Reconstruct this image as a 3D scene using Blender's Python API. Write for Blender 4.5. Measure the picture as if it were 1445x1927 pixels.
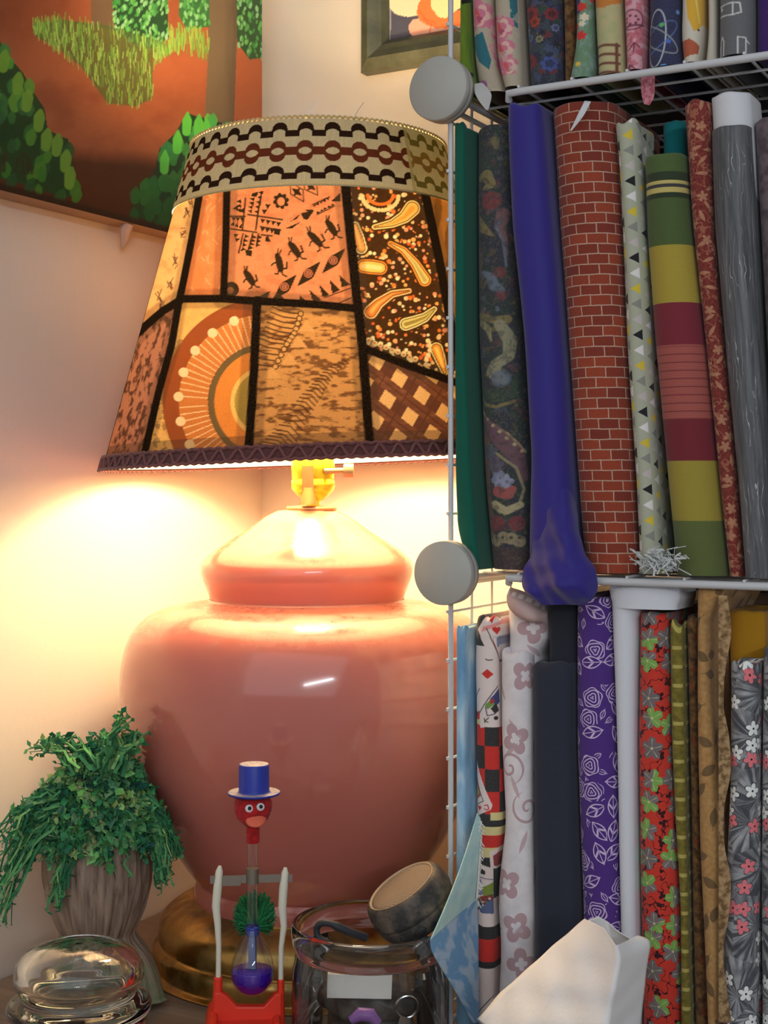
import bpy, math, random
import numpy as np
from mathutils import Vector, Matrix

for _o in list(bpy.data.objects):
    bpy.data.objects.remove(_o)
SC = bpy.context.scene
COL = SC.collection
random.seed(7)
RNG = np.random.default_rng(11)

# ------------------------------------------------------------------ camera, world, lights, exposure
F = 2700.0          # focal length in photo pixels
CX, HY = 722.5, 920.0   # principal column, horizon row
YAW = math.radians(29.0)
CY, SY = math.cos(YAW), math.sin(YAW)
CAMZ, TABLE = 1.174, 0.75

cam = bpy.data.cameras.new('camera')
cam.sensor_width = 36.0
cam.lens = F / 1927.0 * 36.0
cam.shift_y = -(963.5 - HY) / 1927.0
cam.clip_start = 0.02
cam_o = bpy.data.objects.new('camera', cam)
COL.objects.link(cam_o)
cam_o.location = (0, 0, CAMZ)
cam_o.rotation_euler = (math.pi / 2, 0, YAW)
SC.camera = cam_o

SC.view_settings.view_transform = 'Standard'
SC.view_settings.look = 'None'
SC.view_settings.gamma = 1.0
SC.view_settings.use_curve_mapping = False
SC.view_settings.exposure = 0.0

world = bpy.data.worlds.new('room_world')
SC.world = world
world.use_nodes = True
_bg = world.node_tree.nodes['Background']
_bg.inputs[0].default_value = (0.86, 0.92, 1.0, 1)
_bg.inputs[1].default_value = 0.27


def cam_to_world(x, z, h):
    """room coordinates of a point x right, z ahead and h above the camera"""
    return Vector((x * CY - z * SY, x * SY + z * CY, CAMZ + h))


def area_light(name, loc, target, sx, sy, power, color):
    l = bpy.data.lights.new(name, 'AREA')
    l.shape = 'RECTANGLE'
    l.size, l.size_y = sx, sy
    l.energy = power
    l.color = color
    o = bpy.data.objects.new(name, l)
    COL.objects.link(o)
    o.location = loc
    d = Vector(target) - Vector(loc)
    o.rotation_euler = d.to_track_quat('-Z', 'Y').to_euler()
    return o


# the room's fluorescent tube and an added soft cool fill light behind the photographer
TUBE = area_light('ceiling_tube', cam_to_world(0.75, -3.4, 0.95), cam_to_world(0.1, 1.2, -0.1), 1.5, 0.045, 26, (0.90, 0.95, 1.0))
TUBE.rotation_euler.rotate_axis('Z', 0.26)
SOFT_FILL = area_light('soft_fill', cam_to_world(-0.35, -1.0, 0.95), cam_to_world(0.25, 1.0, -0.2), 3.2, 2.2, 20, (0.86, 0.93, 1.0))
BULB_POWER = 7.6
BULB_COLOR = (1.0, 0.72, 0.40)


# ------------------------------------------------------------------ colour
def lin(c):
    c = c / 255.0
    return c / 12.92 if c <= 0.04045 else ((c + 0.055) / 1.055) ** 2.4


def C(r, g, b):
    return (lin(r), lin(g), lin(b), 1.0)


def K(r, g, b, gain=1.0):
    """dye colour of a cloth (lifted to a reflectance under the room's dim cool light)"""
    return (min(lin(r) * 1.55 * gain, .9), min(lin(g) * 1.46 * gain, .9), min(lin(b) * 1.28 * gain, .9), 1.0)


# ------------------------------------------------------------------ node graphs written as expressions
class S:
    def __init__(self, g, so):
        self.g, self.so = g, so

    def __add__(a, b): return a.g.m('ADD', a, b)
    def __radd__(a, b): return a.g.m('ADD', b, a)
    def __sub__(a, b): return a.g.m('SUBTRACT', a, b)
    def __rsub__(a, b): return a.g.m('SUBTRACT', b, a)
    def __mul__(a, b): return a.g.m('MULTIPLY', a, b)
    def __rmul__(a, b): return a.g.m('MULTIPLY', b, a)
    def __truediv__(a, b): return a.g.m('DIVIDE', a, b)
    def __pow__(a, b): return a.g.m('POWER', a, b)
    def __lt__(a, b): return a.g.m('LESS_THAN', a, b)
    def __gt__(a, b): return a.g.m('GREATER_THAN', a, b)
    def sin(a): return a.g.m('SINE', a)
    def cos(a): return a.g.m('COSINE', a)
    def abs(a): return a.g.m('ABSOLUTE', a)
    def floor(a): return a.g.m('FLOOR', a)
    def fract(a): return a.g.m('FRACT', a)
    def sqrt(a): return a.g.m('SQRT', a)
    def max(a, b): return a.g.m('MAXIMUM', a, b)
    def min(a, b): return a.g.m('MINIMUM', a, b)
    def mod(a, b): return a.g.m('FLOORED_MODULO', a, b)


class G:
    def __init__(self, name):
        self.mat = bpy.data.materials.new(name)
        self.mat.use_nodes = True
        self.nt = self.mat.node_tree
        self.bsdf = self.nt.nodes['Principled BSDF']
        self.out = self.nt.nodes['Material Output']

    def n(self, t, **kw):
        nd = self.nt.nodes.new(t)
        for k, v in kw.items():
            setattr(nd, k, v)
        return nd

    def put(self, so, v):
        if isinstance(v, S):
            self.nt.links.new(v.so, so)
        else:
            so.default_value = v

    def m(self, op, a, b=None, c=None):
        nd = self.n('ShaderNodeMath', operation=op)
        for i, v in enumerate((a, b, c)):
            if v is not None:
                self.put(nd.inputs[i], v)
        return S(self, nd.outputs[0])

    def uv(self):
        nd = self.n('ShaderNodeUVMap')
        sp = self.n('ShaderNodeSeparateXYZ')
        self.nt.links.new(nd.outputs[0], sp.inputs[0])
        return S(self, sp.outputs[0]), S(self, sp.outputs[1])

    def obj(self):
        nd = self.n('ShaderNodeTexCoord')
        return S(self, nd.outputs['Object'])

    def vec(self, x, y, z=0.0):
        nd = self.n('ShaderNodeCombineXYZ')
        for i, v in enumerate((x, y, z)):
            self.put(nd.inputs[i], v)
        return S(self, nd.outputs[0])

    def xyz(self, v):
        sp = self.n('ShaderNodeSeparateXYZ')
        self.put(sp.inputs[0], v)
        return [S(self, o) for o in sp.outputs]

    def noise(self, v, scale=1.0, detail=3.0, rough=.55, dist=0.0):
        nd = self.n('ShaderNodeTexNoise')
        if v is not None:
            self.put(nd.inputs['Vector'], v)
        nd.inputs['Scale'].default_value = scale
        nd.inputs['Detail'].default_value = detail
        nd.inputs['Roughness'].default_value = rough
        nd.inputs['Distortion'].default_value = dist
        return S(self, nd.outputs['Fac'])

    def mix(self, f, a, b):
        nd = self.n('ShaderNodeMix', data_type='RGBA')
        self.put(nd.inputs[0], f)
        self.put(nd.inputs[6], a)
        self.put(nd.inputs[7], b)
        return S(self, nd.outputs[2])

    def ss(self, x, a, b):
        nd = self.n('ShaderNodeMapRange')
        nd.clamp = True
        self.put(nd.inputs[0], x)
        nd.inputs[1].default_value = a
        nd.inputs[2].default_value = b
        return S(self, nd.outputs[0])

    def ramp(self, x, stops, interp='LINEAR'):
        nd = self.n('ShaderNodeValToRGB')
        cr = nd.color_ramp
        cr.interpolation = interp
        while len(cr.elements) < len(stops):
            cr.elements.new(0.5)
        for e, (p, c) in zip(cr.elements, stops):
            e.position = p
            e.color = c
        self.put(nd.inputs[0], x)
        return S(self, nd.outputs[0])

    def rnd(self, v):
        nd = self.n('ShaderNodeTexWhiteNoise', noise_dimensions='2D')
        self.put(nd.inputs[0], v)
        return S(self, nd.outputs[0])

    def scatter(self, U, V, cell, seed=0.0, rand=.6, turn=1.0):
        """one motif per cell: local coordinates in cells (turned at random) and two random numbers"""
        a, b = U / cell + seed, V / cell + seed * 1.7
        nd = self.n('ShaderNodeTexVoronoi', voronoi_dimensions='2D', feature='F1')
        nd.inputs['Scale'].default_value = 1.0
        nd.inputs['Randomness'].default_value = rand
        self.put(nd.inputs['Vector'], self.vec(a, b))
        px, py, _ = self.xyz(S(self, nd.outputs['Position']))
        sc = self.n('ShaderNodeSeparateColor')
        self.nt.links.new(nd.outputs['Color'], sc.inputs[0])
        r, g2, b2 = [S(self, o) for o in sc.outputs]
        dx, dy = a - px, b - py
        an = r * (6.2832 * turn)
        ca, sa = an.cos(), an.sin()
        return dx * ca + dy * sa, dy * ca - dx * sa, g2, b2

    def polar(self, x, y):
        return (x * x + y * y).sqrt(), self.m('ARCTAN2', y, x)

    def bump(self, h, strength=.2, dist=.001):
        nd = self.n('ShaderNodeBump')
        nd.inputs['Strength'].default_value = strength
        nd.inputs['Distance'].default_value = dist
        self.put(nd.inputs['Height'], h)
        self.nt.links.new(nd.outputs[0], self.bsdf.inputs['Normal'])

    def attr(self, name='print'):
        nd = self.n('ShaderNodeVertexColor')
        nd.layer_name = name
        return S(self, nd.outputs[0])

    def set(self, **kw):
        for k, v in kw.items():
            self.put(self.bsdf.inputs[k.replace('_', ' ')], v)
        return self


def plain(name, col, rough=.5, metal=0.0, **kw):
    g = G(name)
    g.set(Base_Color=col, Roughness=rough, Metallic=metal)
    for k, v in kw.items():
        g.put(g.bsdf.inputs[k.replace('_', ' ')], v)
    return g.mat


def fabric(name, fn, rough=.85, sheen=.15, weave=.25, wrinkle=.0, gain=1.0):
    g = G(name)
    U, V = g.uv()
    col = fn(g, U, V)
    g.put(g.bsdf.inputs['Base Color'], col)
    g.set(Roughness=rough, Sheen_Weight=sheen, Specular_IOR_Level=.25)
    h = (U * 62.0).sin() * (V * 62.0).sin() * .5 + g.noise(g.vec(U, V), 2.2, 3) * (1.5 + wrinkle * 10)
    g.bump(h, weave, .0006)
    return g.mat


def printed(name, rough=.85, sheen=.15):
    """cloth whose print is dyed into the mesh (colour attribute 'print')"""
    g = G(name)
    U, V = g.uv()
    n = g.noise(g.vec(U, V), 9.0, 3)
    g.put(g.bsdf.inputs['Base Color'], g.mix(g.ss(n, .3, .8) * .10, g.attr(), (.5, .48, .46, 1)))
    g.set(Roughness=rough, Sheen_Weight=sheen, Specular_IOR_Level=.25)
    g.bump((U * 62.0).sin() * (V * 62.0).sin() * .5 + g.noise(g.vec(U, V), 2.2, 3) * 1.5, .25, .0006)
    return g.mat


# ------------------------------------------------------------------ objects
def tag(o, label=None, cat=None, group=None, kind=None):
    if label: o['label'] = label
    if cat: o['category'] = cat
    if group: o['group'] = group
    if kind: o['kind'] = kind
    return o


def empty(name, loc, rz=0.0):
    o = bpy.data.objects.new(name, None)
    o.empty_display_size = .02
    COL.objects.link(o)
    o.location = loc
    o.rotation_euler = (0, 0, rz)
    return o


def link_mesh(name, me, mats, parent=None, loc=None):
    o = bpy.data.objects.new(name, me)
    COL.objects.link(o)
    for m in (mats if isinstance(mats, (list, tuple)) else [mats]):
        me.materials.append(m)
    if parent is not None:
        o.parent = parent
    if loc is not None:
        o.location = loc
    return o


def mesh_np(name, verts, faces, loops_uv=None, colors=None, fmat=None, smooth=True):
    """faces: (n,4) or (n,3) int array"""
    me = bpy.data.meshes.new(name)
    verts = np.ascontiguousarray(verts, dtype=np.float32).reshape(-1, 3)
    faces = np.ascontiguousarray(faces, dtype=np.int32)
    k = faces.shape[1]
    me.vertices.add(len(verts))
    me.vertices.foreach_set('co', verts.ravel())
    me.loops.add(faces.size)
    me.loops.foreach_set('vertex_index', faces.ravel())
    me.polygons.add(len(faces))
    me.polygons.foreach_set('loop_start', np.arange(0, faces.size, k, dtype=np.int32))
    me.polygons.foreach_set('loop_total', np.full(len(faces), k, dtype=np.int32))
    if fmat is not None:
        me.polygons.foreach_set('material_index', np.asarray(fmat, dtype=np.int32))
    me.update(calc_edges=True)
    if loops_uv is not None:
        uvl = me.uv_layers.new(name='UVMap')
        uvl.data.foreach_set('uv', np.ascontiguousarray(loops_uv, dtype=np.float32).ravel())
    if colors is not None:
        ca = me.color_attributes.new('print', 'FLOAT_COLOR', 'POINT')
        c4 = np.ones((len(verts), 4), dtype=np.float32)
        c4[:, :3] = colors.reshape(-1, 3)
        ca.data.foreach_set('color', c4.ravel())
    me.polygons.foreach_set('use_smooth', np.full(len(faces), smooth, dtype=bool))
    me.validate()
    return me


def grid_mesh(name, P, U=None, V=None, closed=False, colors=None, smooth=True):
    """P[rows, cols, 3]; U, V [rows, cols (+1 when closed)]"""
    R_, Cn = P.shape[:2]
    i = np.arange(R_ - 1)[:, None]
    nc = Cn if closed else Cn - 1
    j = np.arange(nc)[None, :]
    j2 = (j + 1) % Cn
    f = np.stack([i * Cn + j, i * Cn + j2, (i + 1) * Cn + j2, (i + 1) * Cn + j], -1).reshape(-1, 4)
    uv = None
    if U is not None:
        jj = j + 1
        uv = np.stack([np.stack([A[i, j], A[i, jj], A[i + 1, jj], A[i + 1, j]], -1) for A in (U, V)], -1).reshape(-1, 2)
    return mesh_np(name, P.reshape(-1, 3), f, uv, colors, None, smooth)


def lathe(profile, n=64, mod=None):
    """profile [(r, z)] bottom to top, turned about z"""
    th = np.linspace(0, 2 * math.pi, n, endpoint=False)
    pr = np.array(profile, dtype=float)
    r = np.maximum(pr[:, 0], 1e-5)[:, None] * np.ones(n)
    z = pr[:, 1][:, None] * np.ones(n)
    if mod is not None:
        r, z = mod(r, z, th[None, :])
    return np.stack([r * np.sin(th), -r * np.cos(th), z], -1)


def smooth_profile(pts, n=90):
    """Catmull-Rom through the profile points"""
    p = np.array(pts, dtype=float)
    p = np.vstack([2 * p[0] - p[1], p, 2 * p[-1] - p[-2]])
    out = []
    segs = len(p) - 3
    per = max(2, n // segs)
    for i in range(segs):
        a, b, c, d = p[i:i + 4]
        for t in np.linspace(0, 1, per, endpoint=False):
            out.append(.5 * ((2 * b) + (c - a) * t + (2 * a - 5 * b + 4 * c - d) * t * t + (3 * b - 3 * c + d - a) * t ** 3))
    out.append(p[-2])
    return np.array(out)


def lathe_obj(name, profile, mat, parent, n=64, loc=None, mod=None, smooth=True):
    P = lathe(profile, n, mod)
    return link_mesh(name, grid_mesh(name, P[::1], closed=True, smooth=smooth), mat, parent, loc)


class MB:
    """collects pieces of one part; build() links them as one mesh"""
    def __init__(self):
        self.v, self.f, self.c, self.mi = [], [], [], []

    def add(self, verts, faces, col=None, mi=0):
        o = len(self.v)
        self.v += [tuple(x) for x in verts]
        for f in faces:
            self.f.append(tuple(i + o for i in f))
            self.c.append(col)
            self.mi.append(mi)
        return self

    def box(self, c, s, M=None, col=None, mi=0):
        v = []
        for z in (-1, 1):
            for y in (-1, 1):
                for x in (-1, 1):
                    q = Vector((x * s[0] / 2, y * s[1] / 2, z * s[2] / 2))
                    if M is not None: q = M @ q
                    v.append(q + Vector(c))
        f = [(0, 2, 3, 1), (4, 5, 7, 6), (0, 1, 5, 4), (2, 6, 7, 3), (0, 4, 6, 2), (1, 3, 7, 5)]
        return self.add(v, f, col, mi)

    def tube(self, pts, r, n=8, col=None, cap=True, mi=0, flat=1.0):
        pts = [Vector(p) for p in pts]
        rs = r if isinstance(r, (list, tuple, np.ndarray)) else [r] * len(pts)
        v, f = [], []
        up = None
        for i, p in enumerate(pts):
            t = (pts[min(i + 1, len(pts) - 1)] - pts[max(i - 1, 0)])
            if t.length < 1e-9: t = Vector((0, 0, 1))
            t.normalize()
            if up is None:
                up = Vector((0, 0, 1)) if abs(t.z) < .9 else Vector((1, 0, 0))
            s = t.cross(up)
            if s.length < 1e-6: s = t.orthogonal()
            s.normalize()
            up = s.cross(t).normalized()
            for k in range(n):
                a = 2 * math.pi * k / n
                v.append(p + s * (math.cos(a) * rs[i]) + up * (math.sin(a) * rs[i] * flat))
        for i in range(len(pts) - 1):
            for k in range(n):
                k2 = (k + 1) % n
                f.append((i * n + k, i * n + k2, (i + 1) * n + k2, (i + 1) * n + k))
        if cap:
            f.append(tuple(range(n - 1, -1, -1)))
            f.append(tuple(range((len(pts) - 1) * n, len(pts) * n)))
        return self.add(v, f, col, mi)

    def cyl(self, a, b, r, n=20, col=None, mi=0):
        return self.tube([a, b], r, n, col, True, mi)

    def build(self, name, mats, parent=None, loc=None, smooth=True, bevel=0.0):
        me = bpy.data.meshes.new(name)
        me.from_pydata(self.v, [], self.f)
        me.polygons.foreach_set('material_index', np.array(self.mi, dtype=np.int32))
        if any(c is not None for c in self.c):
            ca = me.color_attributes.new('print', 'FLOAT_COLOR', 'CORNER')
            arr = []
            for c, f in zip(self.c, self.f):
                c = c or (.5, .5, .5, 1)
                if isinstance(c[0], (tuple, list)):     # one colour per corner
                    for q in c: arr += list(q)
                else:
                    arr += list(c) * len(f)
            ca.data.foreach_set('color', np.array(arr, dtype=np.float32))
        me.polygons.foreach_set('use_smooth', np.full(len(self.f), smooth, dtype=bool))
        me.validate()
        me.update()
        o = link_mesh(name, me, mats, parent, loc)
        if smooth:
            try:
                me.set_sharp_from_angle(angle=math.radians(40))
            except Exception:
                pass
        if bevel:
            b = o.modifiers.new('bevel', 'BEVEL')
            b.width = bevel
            b.segments = 2
        return o


# ------------------------------------------------------------------ measuring the place from the photograph
def ray(px):
    u = (px - CX) / F
    return u * CY - SY, u * SY + CY


def on_depth(px, py, z):
    return cam_to_world((px - CX) / F * z, z, (HY - py) / F * z)


def on_y(px, py, Y):
    """point of the plane y = Y"""
    dx, dy = ray(px)
    z = Y / dy
    return Vector((dx * z, Y, CAMZ + (HY - py) / F * z))


def on_x(px, py, X):
    dx, dy = ray(px)
    z = X / dx
    return Vector((X, dy * z, CAMZ + (HY - py) / F * z))


class Stand:
    """local frame of a thing on the table: x to the right, y away from the viewer, z up; s metres per photo pixel"""
    def __init__(self, px, z):
        self.px, self.z, self.s = px, z, z / F
        p = cam_to_world((px - CX) / F * z, z, 0)
        self.loc = Vector((p.x, p.y, TABLE))
        self.rz = YAW - math.atan((px - CX) / F)

    def x(self, px): return (px - self.px) * self.s
    def h(self, py): return CAMZ - TABLE + (HY - py) * self.s
    def p(self, px, py, y=0.0): return Vector((self.x(px), y, self.h(py)))


# ------------------------------------------------------------------ drawing on cloth: masks over surface coordinates
def vnoise(x, y, seed=0):
    xi, yi = np.floor(x).astype(np.int64), np.floor(y).astype(np.int64)
    fx, fy = x - xi, y - yi
    fx, fy = fx * fx * (3 - 2 * fx), fy * fy * (3 - 2 * fy)

    def hsh(a, b):
        n = (a * 374761393 + b * 668265263 + seed * 982451653) & 0x7fffffff
        n = ((n ^ (n >> 13)) * 1274126177) & 0x7fffffff
        return ((n ^ (n >> 16)) & 0xffff) / 65535.0
    return (hsh(xi, yi) * (1 - fx) + hsh(xi + 1, yi) * fx) * (1 - fy) + (hsh(xi, yi + 1) * (1 - fx) + hsh(xi + 1, yi + 1) * fx) * fy


def fbm(x, y, seed=0, o=4):
    s, a, t = 0, .5, 0
    for k in range(o):
        s = s + a * vnoise(x * 2 ** k, y * 2 ** k, seed + k)
        t += a
        a *= .55
    return s / t


class Paint:
    def __init__(self, X, Y, base):
        self.X, self.Y = X, Y
        self.c = np.ones(X.shape + (3,)) * np.array(base[:3])

    def a(self, m, col, op=1.0):
        m = np.clip(m, 0, 1)[..., None] * op
        self.c = self.c * (1 - m) + np.array(col[:3]) * m
        return self

    def box(self, pts, r=0):
        p = np.array(pts, float)
        return ((self.X > p[:, 0].min() - r) & (self.X < p[:, 0].max() + r) & (self.Y > p[:, 1].min() - r) & (self.Y < p[:, 1].max() + r))

    def _local(self, sel, fn):
        out = np.full(self.X.shape, 1e3)
        if sel.any():
            out[sel] = fn(self.X[sel], self.Y[sel])
        return out

    def dline(self, pts, r=40):
        def fn(x, y):
            d = np.full(x.shape, 1e3)
            for (ax, ay), (bx, by) in zip(pts[:-1], pts[1:]):
                ex, ey = bx - ax, by - ay
                t = np.clip(((x - ax) * ex + (y - ay) * ey) / max(ex * ex + ey * ey, 1e-9), 0, 1)
                d = np.minimum(d, np.hypot(x - ax - t * ex, y - ay - t * ey))
            return d
        return self._local(self.box(pts, r), fn)

    def line(self, pts, w, col, soft=1.0, op=1.0):
        return self.a((w / 2 - self.dline(pts, w + 4)) / soft + .5, col, op)

    def inpoly(self, pts):
        def fn(x, y):
            ins = np.zeros(x.shape, bool)
            n = len(pts)
            for i in range(n):
                x1, y1 = pts[i]
                x2, y2 = pts[(i + 1) % n]
                if y1 != y2:
                    ins ^= ((y1 > y) != (y2 > y)) & (x < (x2 - x1) * (y - y1) / (y2 - y1) + x1)
            return ins.astype(float)
        o = self._local(self.box(pts), fn)
        o[o > 2] = 0
        return o

    def poly(self, pts, col, op=1.0):
        return self.a(self.inpoly(pts), col, op)

    def dtaper(self, pts, radii, n=24):
        p = np.array(pts, float)
        t = np.linspace(0, len(p) - 1, n)
        q = np.stack([np.interp(t, range(len(p)), p[:, k]) for k in (0, 1)], -1)
        r = np.interp(t, range(len(p)), radii)
        R_ = max(radii) + 14

        def fn(x, y):
            d = np.full(x.shape, 1e3)
            for (a, b), rr in zip(q, r):
                d = np.minimum(d, np.hypot(x - a, y - b) - rr)
            return d
        return self._local(self.box(pts, R_), fn)

    def taper(self, pts, radii, col, soft=1.0, op=1.0):
        return self.a(-self.dtaper(pts, radii) / soft + .5, col, op)

    def disc(self, x, y, r, col, soft=1.0, op=1.0, ry=None):
        sel = self.box([(x, y)], r * 1.2 + 3 if ry is None else max(r, ry) * 1.2 + 3)
        if not sel.any():
            return self
        d = np.hypot(self.X[sel] - x, (self.Y[sel] - y) * (1 if ry is None else r / ry)) - r
        m = np.clip(-d / soft + .5, 0, 1)[..., None] * op
        self.c[sel] = self.c[sel] * (1 - m) + np.array(col[:3]) * m
        return self

    def flower(self, x, y, r, n, col, rot=0.0, depth=.45, op=1.0):
        sel = self.box([(x, y)], r * 1.1)
        if not sel.any():
            return self
        dx, dy = self.X[sel] - x, self.Y[sel] - y
        th = np.arctan2(dy, dx)
        R_ = r * (1 - depth + depth * np.abs(np.cos(n / 2 * (th + rot))))
        m = np.clip((R_ - np.hypot(dx, dy)) + .5, 0, 1)[..., None] * op
        self.c[sel] = self.c[sel] * (1 - m) + np.array(col[:3]) * m
        return self

# ================================================================== the room
LAMP = Stand(578, 1.30)
_Lw = LAMP.loc
WALL_X = _Lw.x - 0.205          # face of the left wall
WALL_Y = _Lw.y + 0.232          # face of the right wall


def wall_mat(name, col, scale):
    g = G(name)
    n = g.noise(g.obj(), scale, 4)
    n2 = g.noise(g.obj(), 3.0, 2)
    c2 = (col[0] * .93, col[1] * .92, col[2] * .91, 1)
    g.put(g.bsdf.inputs['Base Color'], g.mix(g.ss(n2, .35, .7), col, c2))
    g.set(Roughness=.75, Specular_IOR_Level=.25)
    g.bump(n, .12, .0015)
    return g.mat


M_WALL = wall_mat('warm_white_plaster', (.77, .715, .635, 1), 160)
M_FLOOR = wall_mat('beige_floor', (.42, .36, .30, 1), 30)


def box_obj(name, lo, hi, mat, parent=None, bevel=0.0):
    lo, hi = Vector(lo), Vector(hi)
    c = (lo + hi) / 2
    return MB().box((0, 0, 0), hi - lo).build(name, mat, parent, c, smooth=False, bevel=bevel)


tag(box_obj('wall_left', (WALL_X - .1, -1.4, 0), (WALL_X, WALL_Y + .1, 2.5), M_WALL), kind='structure')
tag(box_obj('wall_right', (WALL_X, WALL_Y, 0), (1.6, WALL_Y + .1, 2.5), M_WALL), kind='structure')
tag(box_obj('floor', (WALL_X - .1, -1.6, -.05), (1.6, WALL_Y + .1, 0), M_FLOOR), kind='structure')


def wood_mat():
    g = G('worn_brown_wood')
    x, y, z = g.xyz(g.obj())
    v = g.vec(x * 3.0, y * 42.0, z * 20.0)
    n = g.noise(v, 1.0, 5, .6, .4)
    c = g.ramp(n, [(.25, C(88, 72, 60)), (.5, C(128, 108, 92)), (.78, C(160, 142, 124))])
    g.put(g.bsdf.inputs['Base Color'], c)
    g.set(Roughness=.5)
    g.bump(n, .15, .001)
    return g.mat


M_WOOD = wood_mat()
desk = empty('desk', ((WALL_X + .55) / 2, .95, 0))
tag(desk, 'worn brown wooden desk top in the corner carrying the lamp and jars', 'table')
_dx0, _dx1, _dy0, _dy1 = WALL_X + .003, .62, .50, WALL_Y - .003
_o = box_obj('desk_top', (_dx0, _dy0, TABLE - .03), (_dx1, _dy1, TABLE), M_WOOD, None, .002)
_o.parent = desk
_o.location -= desk.location
for _x in (_dx0 + .05, _dx1 - .05):
    for _y in (_dy0 + .05, _dy1 - .05):
        _o = box_obj('leg', (_x - .025, _y - .025, 0), (_x + .025, _y + .025, TABLE - .03), M_WOOD)
        _o.parent = desk
        _o.location -= desk.location

# ================================================================== the unframed painting on the left wall
PIC_X = WALL_X + .026


def paint_mat(name, rough=.45):
    g = G(name)
    c = g.attr()
    g.put(g.bsdf.inputs['Base Color'], c)
    g.set(Roughness=rough, Specular_IOR_Level=.35)
    n = g.noise(g.obj(), 320, 3)
    g.bump(n, .25, .0008)
    return g.mat


def A(r, g, b, k=1.0):
    return (min(lin(r) * k, .95), min(lin(g) * k, .95), min(lin(b) * k, .95))


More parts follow.
